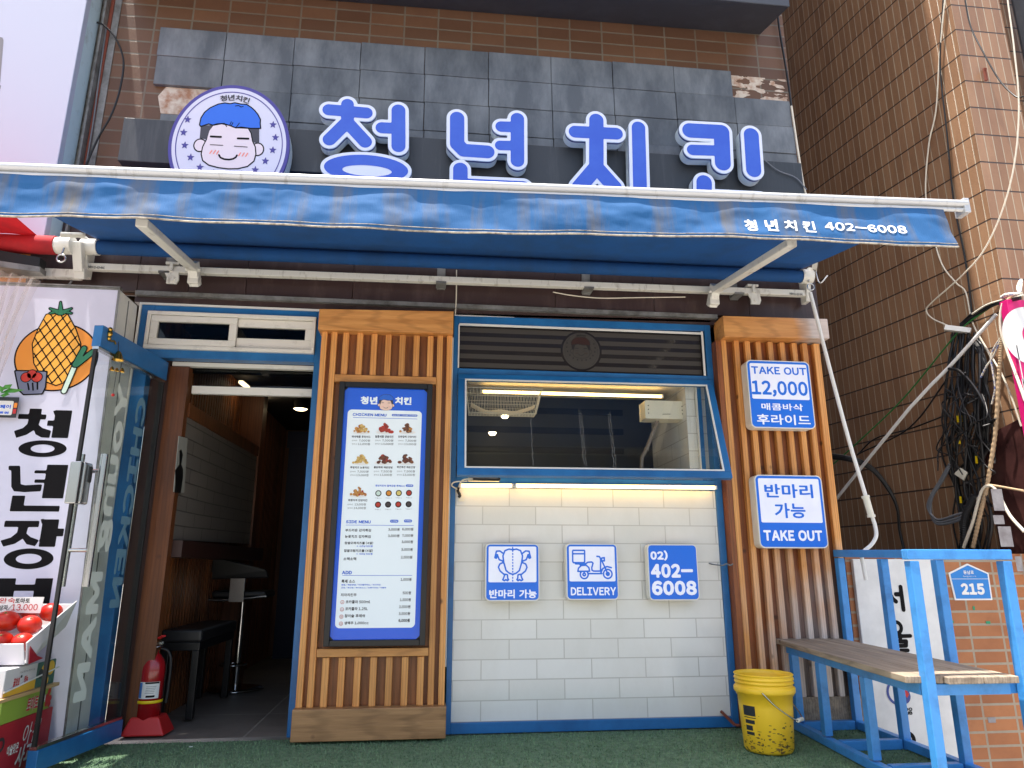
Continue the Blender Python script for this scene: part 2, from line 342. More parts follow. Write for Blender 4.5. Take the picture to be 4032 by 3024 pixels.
def spline(pts, n=10):
    pts = [Vector(p) for p in pts]; q = [pts[0]*2-pts[1]]+pts+[pts[-1]*2-pts[-2]]; out = []
    for i in range(1, len(q)-2):
        for k in range(n):
            t = k/n; a, b, c, d = q[i-1:i+3]; out.append(.5*((2*b)+(c-a)*t+(2*a-5*b+4*c-d)*t*t+(3*b-a-3*c+d)*t**3))
    return out+[pts[-1]]
# ================================================================ MATERIALS
brickmat('facade_brick', (112,82,61), (90,65,49), (112,106,94), .225, .0925, ms=.006, stain=(92,64,50), stain_amt=.55, sscale=(2.5,1.2,1), rough=.5)
brickmat('low_brick', (176,116,74), (152,95,60), (158,148,130), .205, .0725, ms=.007, stain=(120,70,44), stain_amt=.5, sscale=(3,3,1), rough=.5)
brickmat('tall_tile', (160,124,94), (140,106,79), (182,170,148), .0645, .2165, ms=.0032, stain=(116,80,60), stain_amt=.5, sscale=(5,1.2,1), rough=.42, spec=.5)
def _grooves():   # the level joints are deep dark grooves, the upright ones pale grout
    m = MT['tall_tile']; N = m.node_tree.nodes; L = m.node_tree.links; b = N['Principled BSDF']; src = b.inputs['Base Color'].links[0].from_socket; uv = [n for n in N if n.type == 'UVMAP'][0]
    br = N.new('ShaderNodeTexBrick'); br.offset = 0; br.inputs['Scale'].default_value = 1; br.inputs['Brick Width'].default_value = 1000; br.inputs['Row Height'].default_value = .2165; br.inputs['Mortar Size'].default_value = .006; br.inputs['Mortar Smooth'].default_value = .2
    mp = N.new('ShaderNodeMapping'); mp.inputs['Location'].default_value = (500,0,0); L.new(uv.outputs[0], mp.inputs[0]); L.new(mp.outputs[0], br.inputs['Vector'])
    mx = N.new('ShaderNodeMix'); mx.data_type = 'RGBA'; mx.inputs['B'].default_value = lin((58,44,38)); L.new(br.outputs['Fac'], mx.inputs['Factor']); L.new(src, mx.inputs['A']); L.new(mx.outputs['Result'], b.inputs['Base Color'])
_grooves()
brickmat('white_tile', (229,228,223), (221,220,214), (190,187,180), .302, .102, off=.5, ms=.003, rough=.15, stain=(205,201,191), stain_amt=.45, sscale=(2.5,1.2,1), bump=.18, spec=.6)
brickmat('inner_tile', (120,112,105), (112,105,99), (78,73,68), .3, .082, off=.5, ms=.004, rough=.35, bump=.3)
brickmat('floor_tile', (124,116,108), (112,106,100), (160,152,144), .6, .6, ms=.006, rough=.45, stain=(60,58,56), stain_amt=.5)
mat('slate', (116,122,129), rough=.62, c2=(82,88,96), vs=4.5, st=(1.3,1,.5), lo=.36, hi=.62, bump=.25, bs=14, island=.16, det=9)
mat('slate_dark', (48,53,59), rough=.5, c2=(84,88,92), vs=5, st=(3,3,.35), lo=.55, hi=.85, bump=.15, bs=20, amt=.35)
mat('lintel_brown', (58,42,40), rough=.38, c2=(86,70,66), vs=6, st=(2,2,.5), lo=.5, hi=.9, bump=.08, bs=30)
mat('dark_metal', (52,56,64), rough=.45, c2=(74,78,86), vs=4, lo=.5, hi=.9)
mat('gray_metal', (140,140,138), rough=.45, c2=(96,94,90), vs=8, metal=.3)
mat('blue_paint', (36,108,168), rough=.36, c2=(28,92,148), vs=5, bump=.05, bs=30)
mat('bench_blue', (66,144,214), rough=.36, c2=(44,104,164), vs=9, lo=.48, hi=.85, bump=.1, bs=50)
mat('pvc_white', (226,222,214), rough=.35, c2=(176,172,164), vs=9, lo=.55, hi=.85)
mat('white_trim', (225,224,220), rough=.4)
mat('cream_plastic', (222,218,202), rough=.4)
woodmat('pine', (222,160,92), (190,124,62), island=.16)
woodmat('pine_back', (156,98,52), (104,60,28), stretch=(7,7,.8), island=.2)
woodmat('pine_right', (222,160,92), (190,124,62), gray=True, grayf=[(2, 1.05, .5), (0, 1.28, 1.62)])
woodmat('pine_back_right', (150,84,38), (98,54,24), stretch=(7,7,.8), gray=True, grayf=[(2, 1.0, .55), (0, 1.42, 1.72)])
woodmat('pine_header_right', (222,160,92), (190,124,62), stretch=(.9,14,14), gray=True, grayf=[(0, 1.74, 1.86)])
woodmat('pine_header', (222,160,92), (190,124,62), stretch=(.9,14,14))
woodmat('worn_board', (184,140,94), (142,104,66), stretch=(.9,14,14))
woodmat('gray_board', (168,152,132), (116,102,88), stretch=(14,.9,14), rough=.7)
woodmat('inner_wood', (118,66,32), (82,44,20), stretch=(9,9,.8))
mat('inner_slat', (128,74,36), rough=.5, c2=(84,46,22), vs=3, st=(8,8,1), island=.25)
mat('dark_wood', (52,26,20), rough=.5)
mat('black', (14,14,16), rough=.4); mat('black_rubber', (22,22,24), rough=.55); mat('black_cable', (20,20,23), rough=.42)
mat('gray_cable', (110,114,120), rough=.5); mat('white_cable', (222,214,196), rough=.5); mat('green_cable', (40,110,50), rough=.5); mat('blue_cable', (50,70,140), rough=.5)
mat('tan_hose', (178,152,120), rough=.6); mat('rope', (214,206,190), rough=.9, c2=(70,90,150), vs=60, lo=.5, hi=.6)
mat('upholstery', (34,34,36), rough=.42); mat('chrome', (200,200,200), rough=.12, metal=1); mat('steel', (186,186,186), rough=.22, metal=1)
mat('ceiling_dark', (30,28,28), rough=.8); mat('navy_door', (16,26,58), rough=.5); mat('kitchen_dark', (100,104,110), rough=.5); mat('kitchen_slat', (62,68,82), rough=.5)
mat('wall_plaster', (196,190,178), rough=.8)
mat('led_warm', (255,210,128), em=4.5, rough=.5); mat('lamp_white', (255,228,180), em=5, rough=.5); mat('slat_glow', (190,110,40), em=.35)  # the amber one is no lamp: its glow imitates light on inner slats
mat('sign_white', (226,228,240), rough=.3, em=.12, c2=(214,216,232), vs=3); mat('sign_blue', (8,100,208), rough=.3, em=.1); mat('sign_side', (230,227,218), rough=.4, c2=(204,198,186), vs=5, lo=.5, hi=.8)
mat('logo_white', (208,208,226), rough=.25); mat('letter_blue', (46,82,186), rough=.24, c2=(54,92,192), vs=3, em=.05, coat=.3); mat('letter_white', (216,222,240), rough=.25)
mat('letter_side', (206,218,224), rough=.35, c2=(150,160,164), vs=9, lo=.5, hi=.8); mat('navy_trim', (34,44,120), rough=.3); mat('rim_violet', (70,62,140), rough=.3)
mat('ink', (14,13,16), rough=.6, spec=.12); mat('hair_blue', (40,104,214), rough=.3); mat('hair_dark', (58,56,66), rough=.4); mat('skin_pink', (222,210,218), rough=.35); mat('blush', (232,140,128), rough=.4); mat('peach', (240,206,190), rough=.4)
mat('awning_blue', (10,72,132), rough=.85, c2=(20,62,108), vs=3.2, st=(1.5,1,.35), lo=.42, hi=.75, bump=.1, bs=120, trans=.05)
mat('valance_blue', (26,88,142), rough=.82, c2=(96,94,90), vs=2.6, st=(2.6,1,.3), lo=.48, hi=.72, bump=.12, bs=90, det=9)
mat('awning_red', (184,24,34), rough=.8, trans=.1, c2=(150,24,32), vs=5); mat('awning_frame', (218,216,208), rough=.38, c2=(150,142,130), vs=10, st=(3,1,1), lo=.55, hi=.8)
mat('stitch', (176,168,154), rough=.8, c2=(120,110,100), vs=40)
mat('paint_white_letter', (240,240,240), rough=.6)
mat('turf', (104,130,100), rough=.95, c2=(82,106,82), vs=30, lo=.4, hi=.65, bump=.6, bs=300); mat('turf_blade', (112,142,104), rough=.8, c2=(88,118,86), vs=9, island=.35)
mat('pavement', (168,164,158), rough=.85, c2=(140,136,130), vs=3, bump=.2, bs=60); mat('concrete', (150,146,138), rough=.9, c2=(112,108,100), vs=12, bump=.3, bs=80)
mat('yellow_plastic', (244,200,44), rough=.42, c2=(224,172,30), vs=5, lo=.5, hi=.8); mat('bucket_dirt', (140,108,40), rough=.7, c2=(70,58,34), vs=10)
mat('red_paint', (156,18,26), rough=.22, coat=.5); mat('red_plastic', (196,40,40), rough=.4); mat('yellow_band', (236,204,20), rough=.4); mat('label_white', (226,226,224), rough=.4); mat('label_blue', (60,120,190), rough=.4)
mat('tomato', (180,30,20), rough=.34, c2=(200,66,26), vs=5, lo=.45, hi=.8, spec=.4); mat('leaf_green', (66,140,50), rough=.5); mat('stem_green', (90,110,50), rough=.6)
mat('carton_white', (206,202,205), rough=.6); mat('carton_red', (176,36,48), rough=.5, c2=(150,24,40), vs=4); mat('carton_green', (140,164,64), rough=.5); mat('carton_yellow', (228,178,60), rough=.5); mat('print_red', (190,40,44), rough=.5); mat('print_dark', (40,44,50), rough=.5); mat('print_orange', (236,140,40), rough=.5); mat('print_teal', (60,100,90), rough=.5)
mat('plywood', (190,156,112), rough=.6); mat('magenta', (206,30,112), rough=.35); mat('marble', (74,46,44), rough=.22, c2=(44,26,26), vs=7, lo=.35, hi=.7); mat('paper_gray', (150,148,150), rough=.7, c2=(118,112,114), vs=9); mat('tape_green', (30,140,100), rough=.5)
mat('mortar_white', (206,196,184), rough=.9, c2=(160,120,96), vs=12, bump=.5, bs=30); mat('board_white', (224,224,222), rough=.5, c2=(206,206,204), vs=4)
mat('gold', (190,150,70), rough=.25, metal=1); mat('rust', (120,60,44), rough=.8); mat('lilac_panel', (180,186,206), rough=.35); mat('sign_face', (208,208,228), rough=.35, c2=(198,198,216), vs=2); mat('bar_alu', (196,198,200), rough=.3, metal=.25, c2=(150,148,142), vs=7, st=(4,1,1), lo=.58, hi=.8); mat('pale_edge', (190,212,222), rough=.5, c2=(150,160,164), vs=9, lo=.55, hi=.8)
mat('gray_glyph', (120,120,126), rough=.5); mat('orange_board', (224,140,44), rough=.5); mat('menu_blue', (24,84,200), rough=.22, em=.1); mat('menu_white', (218,227,232), rough=.22, em=.1); mat('menu_ink', (60,62,66), rough=.4); mat('menu_link', (40,96,206), rough=.4)
for nm, a, b in (('food_gold',(206,150,74),(160,98,40)), ('food_red',(176,58,34),(130,30,20)), ('food_brown',(140,88,46),(90,50,26)), ('food_cream',(222,190,110),(180,140,70)), ('food_dark',(120,62,34),(80,36,20))): mat(nm, a, rough=.4, c2=b, vs=60, lo=.4, hi=.6)
mat('sauce_white', (200,220,210), rough=.3); mat('sauce_orange', (220,140,40), rough=.3); mat('sauce_yellow', (220,200,110), rough=.3); mat('sauce_red', (180,50,30), rough=.3); mat('sauce_dark', (60,50,48), rough=.3)
mat('vinyl_gray', (214,220,212), rough=.5); mat('vinyl_blue', (104,142,164), rough=.5); mat('frost', (62,58,54), rough=.55); mat('frost_dark', (34,32,34), rough=.4); mat('poster', (150,148,140), rough=.6)
mat('plate_blue', (36,126,204), rough=.35); mat('amber', (240,172,60), rough=.4); mat('leaf_dark', (30,110,76), rough=.4); mat('basket_gray', (108,112,136), rough=.5); mat('leek_white', (200,224,210), rough=.4)
glassmat('pane', (.97,.985,.98), 1.0); glassmat('dark_pane', (.5,.5,.5), .6); glassmat('door_glass', (.96,.98,.97), .5); mat('smoked_pane', (44,41,42), rough=.06, spec=.5); mat('water_mark', (200,200,196), rough=.8, alpha=.22); mat('stay_gray', (124,114,104), rough=.5)
m_ = mat('film', (226,214,206), rough=.2, alpha=.22, spec=.8)
mat('cloth', (230,216,190), rough=.9); mat('wire_white', (214,208,190), rough=.4)
# ================================================================ GROUND
g = MB(); g.quad((-40,-1.75,-.11),(40,-1.75,-.11),(40,-1.75,-.11),(-40,-1.75,-.11)) if 0 else None
g.add([(-60,-60,-.42),(60,-60,-.42),(60,60,-.42),(-60,60,-.42)], [(0,1,2,3)])
struct(obj('street', g, 'pavement'))
t = MB(); n = 40
for i in range(n):
    x0 = -2.6+4.6*i/n; x1 = -2.6+4.6*(i+1)/n
    t.add([(x0,-1.5,GZ(-1.5)),(x1,-1.5,GZ(-1.5)),(x1,-.012,GZ(0)),(x0,-.012,GZ(0))], [(0,1,2,3)])
struct(obj('artificial_turf', t, 'turf'))
t = MB(); t.hexa([(-2.62,-1.53,-.425),(2.02,-1.53,-.425),(2.02,-.001,-.425),(-2.62,-.001,-.425),(-2.62,-1.53,GZ(-1.53)-.003),(2.02,-1.53,GZ(-1.53)-.003),(2.02,-.001,GZ(0)-.003),(-2.62,-.001,GZ(0)-.003)]); struct(obj('step', t, 'concrete'))
N_ = 42000; bx = rng.uniform(-2.5, 1.97, N_); by = rng.uniform(-1.2, -.016, N_); a = rng.uniform(0, 6.283, N_); h = rng.uniform(.006, .013, N_); ln = rng.normal(0, .006, (N_, 2)); wd = .0022
V = np.empty((N_, 3, 3)); gz = GZ(by)+.0
V[:,0] = np.stack([bx-np.cos(a)*wd, by-np.sin(a)*wd, gz], 1); V[:,1] = np.stack([bx+np.cos(a)*wd, by+np.sin(a)*wd, gz], 1); V[:,2] = np.stack([bx+ln[:,0], np.minimum(by+ln[:,1], -.004), gz+h], 1)
me = bpy.data.meshes.new('turf_blades'); me.from_pydata(V.reshape(-1,3).tolist(), [], np.arange(N_*3).reshape(-1,3).tolist()); me.materials.append(MT['turf_blade'])
o = bpy.data.objects.new('turf_blades', me); COL.objects.link(o); o['kind'] = 'stuff'; tag(o, 'short green blades of the artificial turf before the shopfront', 'turf')
# ================================================================ SHOP BUILDING
B = thing('shop_building', 'brown brick shop building with slate fascia, blue frames and white tiled counter', 'building', (0, 0, -.06))
F0 = FY(0)
m = MB(); U0 = 1.16+.225*40; V0 = -4.29+.0925*50
m.wallquad((-3.6,0),(1.985,0), 2.3, 16, 0, -3.6+U0, V0); m.wallquad((1.985,0),(1.985,4.2), -.42, 16, 0, 0, V0); m.quad((-3.6,0,16),(1.985,0,16),(1.985,4.2,16),(-3.6,4.2,16)); m.quad((-3.6,4.2,-.06),(-3.6,4.2,16),(1.985,4.2,16),(1.985,4.2,-.06)); m.quad((-3.6,0,2.3),(-3.6,4.2,2.3),(-3.6,4.2,16),(-3.6,0,16))
obj('brick_wall', m, 'facade_brick', B)
m = MB()   # projecting dark signboard casing above; unseen height added to shade the tiled building
m.hexa([(-2.46,-.40,4.33),(1.80,-.40,4.35),(1.80,-.002,4.475),(-2.46,-.002,4.43),(-2.46,-.40,16),(1.80,-.40,16),(1.80,-.002,16),(-2.46,-.002,16)])
m.box(-2.46,1.80,-.41,-.40,4.345,4.40); obj('sign_casing', m, 'dark_metal', B, bevel=.004)
m = MB()   # slate cladding, one slab per course and bay
xs = [-2.235,-1.828,-1.403,-.98,-.566,-.146,.275,.698,1.128,1.545,1.95]; zs = [4.118,3.908,3.70,3.492,3.30]
for r_ in range(4):
    for c in range(10):
        if (c == 9 and r_ == 0) or (c == 0 and r_ == 2): continue
        y = -.03+random.uniform(-.004,.004); sh = .0025*(c-4); x0, x1 = xs[c]+.0015, xs[c+1]-.0015
        if c == 0 and r_ == 3: x0 = -2.17
        m.box(x0+r_*.004, x1+r_*.004-random.uniform(0,.002), y, -.001, zs[r_+1]+.0015+sh, zs[r_]-.0015+sh)
obj('slate_cladding', m, 'slate', B, bevel=.002, seg=1)
m = MB(); bx0, bz0, bx1, bz1 = -2.22, 3.50, -1.80, 3.69; m.add([(-2.17,-.006,3.50),(-1.8,-.006,3.50),(-1.8,-.006,3.69),(-2.16,-.006,3.69),(-2.2,-.006,3.62)], [(0,1,2,3,4)]); obj('bare_render_patch', m, 'mortar_white', B)
m = MB()
fill(m, lambda X, Y: np.maximum(rrect(1.55,3.935,1.955,4.115,.004)(X, Y), np.vectorize(lambda x, y: .02*(mnoise.fractal(Vector((x*9, y*26, 4.2)), 1, 2, 4)+.15-.5*min(1, max(0, (y-4.05)*12))))(X, Y)), (1.53,3.92,1.98,4.13), .005, F0, .002); obj('peeling_paint', m, 'mortar_white', B)
m = MB(); m.box(-2.31,1.91,-.15,-.001,3.075,3.36); obj('sign_beam', m, 'slate_dark', B, bevel=.004)
# lintel: polished brown panels under the awning rail
m = MB(); xl = [-2.75,-2.15,-1.87,-1.55,-.94,-.33,.28,.9,1.52,1.985]
for i in range(9): m.box(xl[i]+.001, xl[i+1]-.001, -.035, .05, 2.315, 3.07)
obj('lintel_panels', m, 'lintel_brown', B, bevel=.002, seg=1)
m = MB(); m.box(-2.15,1.30,-.05,.05,2.289,2.3145); obj('lintel_edge_strip', m, 'gray_metal', B)
m = MB(); m.box(-2.16,1.3,-.02,.05,2.255,2.289); obj('lintel_return', m, 'lintel_brown', B)
# interior shell
m = MB(); m.add([(-1.95,-.01,-.045),(1.3,-.01,-.045),(1.3,3.5,-.03),(-1.95,3.5,-.03)], [(0,1,2,3)], 0, [((0,0),(3.25,0),(3.25,3.5),(0,3.5))]); o = obj('floor', m, 'floor_tile', B)
m = MB(); m.quad((-1.95,.14,2.17),(1.9,.14,2.17),(1.9,3.5,2.17),(-1.95,3.5,2.17)); obj('ceiling', m, 'ceiling_dark', B)
m = MB()
for i in range(64):
    y0 = .12+i*.052
    if y0 > 3.4: break
    m.box(-1.975,-1.935,y0,y0+.03,-.045,2.55)
m.box(-2.0,-1.9751,.06,3.5,-.045,2.55); obj('slatted_wall', m, 'inner_slat', B)
m = MB(); m.quad((-1.845,.12,.93),(-1.79,1.62,.96),(-1.79,1.62,1.62),(-1.845,.12,1.62), 0, ((0,0),(1.5,0),(1.5,.69),(0,.69))); obj('inner_tile_panel', m, 'inner_tile', B)
m = MB(); m.hexa([(-1.95,.12,1.621),(-1.835,.12,1.621),(-1.78,1.68,1.621),(-1.95,1.68,1.621),(-1.95,.12,1.70),(-1.835,.12,1.70),(-1.78,1.68,1.70),(-1.95,1.68,1.70)]); m.box(-1.95,-1.775,1.62,1.75,-.04,2.54); obj('panel_frame', m, 'inner_wood', B)
m = MB(); m.hexa([(-1.95,.12,.84),(-1.79,.12,.84),(-1.70,1.7,.84),(-1.95,1.7,.84),(-1.95,.12,.929),(-1.79,.12,.929),(-1.70,1.7,.929),(-1.95,1.7,.929)]); obj('counter_ledge', m, 'dark_wood', B)
m = MB(); a = PY('L4',692,322,1.742); b = PY('L4',838,440,1.742); m.box(a.x,b.x,1.742,1.748,b.z,a.z)
for k_ in range(10): x = a.x+(b.x-a.x)*(k_+.5)/10; m.box(x-.004,x+.004,1.734,1.7419,b.z,a.z)
obj('glowing_slats', m, 'slat_glow', B)  # amber light on the slats imitated by a faintly glowing panel
m = MB(); m.box(-1.95,-.6,3.4,3.45,-.04,2.55); obj('back_wall', m, 'inner_wood', B)
m = MB(); m.box(-1.86,-.9,3.2,3.36,-.03,2.03); m.box(-1.88,-.9,3.19,3.2,1.95,2.12); obj('back_door', m, 'navy_door', B)
m = MB(); m.box(-.92,-.88,.06,3.4,-.04,2.55); obj('partition', m, 'kitchen_dark', B)
m = MB(); m.box(-2.045,-1.9485,.056,.10,-.04,1.93); obj('jamb_lining', m, 'dark_wood', B); m = MB(); m.box(-1.948,-1.842,.055,.115,-.04,1.90); obj('door_jamb_board', m, 'inner_wood', B)
m = MB(); m.box(-1.83,-1.14,.10,.13,1.755,1.80); obj('inner_header_rail', m, 'pvc_white', B)
m = MB(); m.box(-1.83,-1.14,.112,.118,1.80,1.93); obj('inner_transom_glass', m, 'dark_pane', B)
m = MB(); m.box(-1.94,-1.13,.062,.098,1.906,1.93); obj('door_track', m, 'pvc_white', B)
for (a, b) in ((('L3',1085,478),('L3',1190,580)), (('L3',930,330),('L3',1005,390))):
    p = PZ(*a, 2.11); q = PZ(*b, 2.11); m = MB(); m.beam(p, q, .03, .02); obj('strip_light', m, 'lamp_white', B)
# kitchen seen through the serving window
m = MB(); m.box(-.88,1.9,1.5,1.55,-.04,2.55); o = obj('kitchen_back_wall', m, 'kitchen_dark', B)
m = MB()
for k in range(7): m.box(-.85,1.1,1.49,1.4995,1.35+k*.16,1.40+k*.16)
obj('kitchen_shelf_lines', m, 'kitchen_slat', B)
m = MB(); m.quad((1.10,.06,1.15),(1.10,.75,1.15),(1.10,.75,2.2),(1.10,.06,2.2), 0, ((0,0),(.69,0),(.69,1.05),(0,1.05))); m.box(1.101,1.24,.06,.76,1.15,2.2); obj('kitchen_side_wall', m, 'white_tile', B)
m = MB(); m.box(-.30,1.10,.07,.45,1.875,1.93); obj('window_head_soffit', m, 'wall_plaster', B)
m = MB(); m.box(-.30,1.22,.06,.5,1.15,1.20); obj('counter_top', m, 'kitchen_dark', B)
for zo, x, y in (('6',530,905),('6',440,1028)):
    p = PY(zo, x, y, 1.2); m = MB(); m.lathe(p, [(0,-.012),(.02,-.01),(.028,0),(.03,.01),(0,.012)], 14); obj('downlight', m, 'lamp_white', B)
# white tiled counter front with blue surround
m = MB(); m.quad((-.306,0,0),(1.222,0,0),(1.222,0,1.225),(-.306,0,1.225), 0, ((8.754,9.18),(10.282,9.18),(10.282,10.405),(8.754,10.405)))
m.box(-.306,1.222,.001,.06,0,1.225); o = obj('tiled_counter_front', m, 'white_tile', B)
m = MB()
m.box(-.336,-.307,-.014,.06,-.055,2.262); m.box(1.223,1.262,-.014,.06,-.055,2.28); m.box(-.307,1.223,-.012,.06,-.055,-.001)
m.hexa([(-.307,-.013,2.195),(1.223,-.013,2.215),(1.223,.06,2.215),(-.307,.06,2.195),(-.307,-.013,2.25),(1.223,-.013,2.27),(1.223,.06,2.27),(-.307,.06,2.25)])
m.box(-.307,1.223,-.013,.06,1.885,1.925); m.box(-.307,1.223,-.013,.06,1.226,1.285)
o_wf = obj('serving_window_frame', m, 'blue_paint', B, bevel=.003)
m = MB(); m.hexa([(-.335,-.02,2.25),(1.262,-.02,2.272),(1.262,.05,2.272),(-.335,.05,2.25),(-.335,-.02,2.264),(1.262,-.02,2.286),(1.262,.05,2.286),(-.335,.05,2.264)])
m.box(-.303,1.20,-.019,-.013,2.19,2.203); m.box(-.309,-.301,-.0195,-.0135,1.925,2.195); m.box(1.198,1.21,-.0195,-.0135,1.925,2.21); obj('white_beading', m, 'white_trim', B)
m = MB(); m.box(-.307,1.223,.008,.014,1.925,2.2); o_up = obj('upper_pane', m, 'smoked_pane', B)
m = MB(); m.box(-.307,1.223,.30,.31,1.94,2.3); obj('upper_pane_backing', m, 'frost', B)
m = MB(); m.box(1.165,1.19,.03,.055,1.286,1.884); obj('inner_mullion', m, 'blue_paint', B); m = MB(); m.box(1.158,1.1645,.03,.05,1.286,1.884); obj('inner_bead', m, 'white_trim', B)
# door surround with small white sliding window
m = MB(); m.box(-2.118,-2.045,-.014,.055,-.05,2.243); m.box(-1.137,-1.098,-.014,.055,-.05,2.25); m.box(-2.045,-1.137,-.013,.055,1.931,1.98); m.box(-2.045,-1.137,-.013,.055,2.203,2.243); obj('door_frame', m, 'blue_paint', B, bevel=.003)
m = MB(); m.box(-2.13,-1.10,-.02,.05,2.2435,2.2549); m.box(-2.13,-2.1185,-.02,.05,-.02,2.243); obj('door_frame_bead', m, 'white_trim', B)
m = MB(); x0, x1, z0, z1 = -2.075, -1.139, 1.979, 2.202
m.box(x0,x1,-.035,.04,z0,z0+.022); m.box(x0,x1,-.035,.04,z1-.022,z1); m.box(x0,x0+.02,-.035,.04,z0+.022,z1-.022); m.box(x1-.02,x1,-.035,.04,z0+.022,z1-.022)
o_tw = obj('fanlight_frame', m, 'pvc_white', B, bevel=.003)
m = MB(); a, b = x0+.022, -1.58; m.box(a,b,-.03,0,z0+.024,z0+.062); m.box(a,b,-.03,0,z1-.06,z1-.024); m.box(a,a+.04,-.03,0,z0+.062,z1-.06); m.box(b-.042,b,-.03,0,z0+.062,z1-.06); obj('fanlight_sash', m, 'pvc_white', o_tw, bevel=.004)
m = MB(); m.box(-1.579,x1-.022,-.012,.02,z0+.024,z0+.085); m.box(-1.579,x1-.022,-.012,.02,z1-.07,z1-.024); m.box(x1-.06,x1-.022,-.012,.02,z0+.085,z1-.07); obj('fanlight_sash', m, 'pvc_white', o_tw, bevel=.003)
m = MB(); m.box(a+.04,b-.042,-.012,-.008,z0+.06,z1-.058); m.box(-1.579,x1-.06,.004,.008,z0+.083,z1-.068); obj('fanlight_pane', m, 'dark_pane', o_tw)
m = MB(); m.box(x0,x1,.3,.31,z0-.05,z1+.08); obj('fanlight_backing', m, 'frost', o_tw)
# vertical white conduit between left pillar and window
m = MB(); m.box(-.357,-.3365,-.02,0,.275,2.113); obj('cable_trunking', m, 'white_trim', B, bevel=.003)
# timber pillars
def pillar(name, x0, x1, zt, slx, zb, hd, bs, mats, yb, ys, label):
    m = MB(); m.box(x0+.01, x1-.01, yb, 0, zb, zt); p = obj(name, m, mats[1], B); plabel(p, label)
    s = MB()
    for a, b in slx: s.box(a, b, ys, yb-.001, zb+.0, zt-.002)
    obj('slats', s, mats[0], p, bevel=.002, seg=1)
    h = MB(); h.hexa(hd); obj('header_board', h, mats[2], p, bevel=.003)
    if bs: h = MB(); h.box(*bs); obj('base_board', h, mats[3], p, bevel=.003)
    return p
xL0, xL1 = -1.092, -.345; sl_ = [(xL0, xL0+.032), (xL0+.055, xL0+.087)]+[(xL1-.032, xL1), (xL1-.087, xL1-.055)]
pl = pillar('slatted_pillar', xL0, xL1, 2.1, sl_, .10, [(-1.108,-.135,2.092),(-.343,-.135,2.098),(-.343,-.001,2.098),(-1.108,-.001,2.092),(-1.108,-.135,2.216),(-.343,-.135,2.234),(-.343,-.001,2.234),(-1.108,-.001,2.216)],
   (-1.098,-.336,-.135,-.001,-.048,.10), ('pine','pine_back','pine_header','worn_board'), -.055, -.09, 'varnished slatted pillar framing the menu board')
m = MB(); nsl = 7
for i in range(nsl):
    c = -1.005+.572*(i+.62)/(nsl+.1); m.box(c-.017, c+.017, -.088, -.056, 1.845, 2.094)
obj('upper_slats', m, 'pine', pl, bevel=.002, seg=1); m = MB()
for i in range(nsl): c = -1.005+.572*(i+.62)/(nsl+.1); m.box(c-.017, c+.017, -.088, -.056, .10, .337)
obj('lower_slats', m, 'pine', pl, bevel=.002, seg=1)
m = MB(); m.box(-1.003,-.434,-.098,-.056,1.80,1.842); obj('cross_rail', m, 'pine_header', pl, bevel=.002); m = MB(); m.box(-1.003,-.434,-.098,-.056,.34,.38); obj('cross_rail', m, 'pine_header', pl, bevel=.002)
rs = [1.295,1.377,1.447,1.517,1.595,1.673,1.752,1.82]
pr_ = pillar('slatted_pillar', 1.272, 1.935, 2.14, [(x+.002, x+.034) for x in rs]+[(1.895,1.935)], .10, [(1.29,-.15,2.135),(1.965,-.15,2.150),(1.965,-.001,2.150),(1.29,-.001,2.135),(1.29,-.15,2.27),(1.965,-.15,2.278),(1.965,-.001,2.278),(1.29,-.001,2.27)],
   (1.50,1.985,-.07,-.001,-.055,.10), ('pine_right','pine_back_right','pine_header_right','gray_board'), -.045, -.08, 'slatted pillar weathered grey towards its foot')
m = MB(); m.box(1.263,1.2945,-.08,-.001,-.05,2.134); obj('side_board', m, 'pine_back_right', pr_)
# ================================================================ SIGNS
# logo in unit-disc coordinates (measured on the big disc)
LC = PY('1',1428,905,-.27); LR = .333; LS = 1.2
def lu(pts): return [((p.x-LC.x)/LR, (p.z-LC.z)/(LR*LS)) for p in (PY('1', a, b, -.27) for a, b in pts)]
HAIR = lu([(1243,778),(1252,735),(1275,700),(1310,672),(1360,650),(1400,643),(1432,648),(1462,642),(1500,650),(1535,652),(1565,672),(1585,690),(1605,715),(1620,745),(1618,770),(1622,800),(1560,800),(1500,792),(1470,797),(1430,782),(1390,770),(1350,772),(1325,780),(1300,772),(1250,788)])
SBL = lu([(1250,785),(1325,780),(1305,812),(1287,868),(1243,862)]); SBR = lu([(1548,800),(1613,800),(1613,893),(1577,887),(1566,830)])
FACE = lu([(1325,782),(1300,815),(1286,868),(1262,915),(1253,960),(1262,1000),(1300,1028),(1360,1044),(1420,1051),(1480,1050),(1540,1036),(1580,1003),(1592,960),(1588,915),(1572,882),(1562,830),(1545,800),(1470,797),(1430,782),(1380,772)])
EARL = lu([(1245,905)])[0]; EARR = lu([(1603,930)])[0]; e1 = 37/372
BROW = [lu([(1312,851),(1376,854)]), lu([(1480,863),(1546,865)])]; EYE = [lu([(1308,902),(1388,906)]), lu([(1458,911),(1540,917)])]
BL = [lu(l) for l in ([(1307,955),(1319,939)],[(1328,957),(1341,939)],[(1349,960),(1360,942)],[(1486,970),(1497,953),],[(1508,972),(1520,954)],[(1529,974),(1541,956)])]
SMILE = lu([(1363,966),(1372,982),(1395,992),(1425,995),(1452,990),(1468,980),(1475,968)]); CUR = lu([(1465,662),(1485,658),(1500,668),(1515,664)]), lu([(1395,768),(1412,790)]), lu([(1430,782),(1440,760)]), lu([(1440,785),(1450,765)]), lu([(1470,795),(1490,768)])
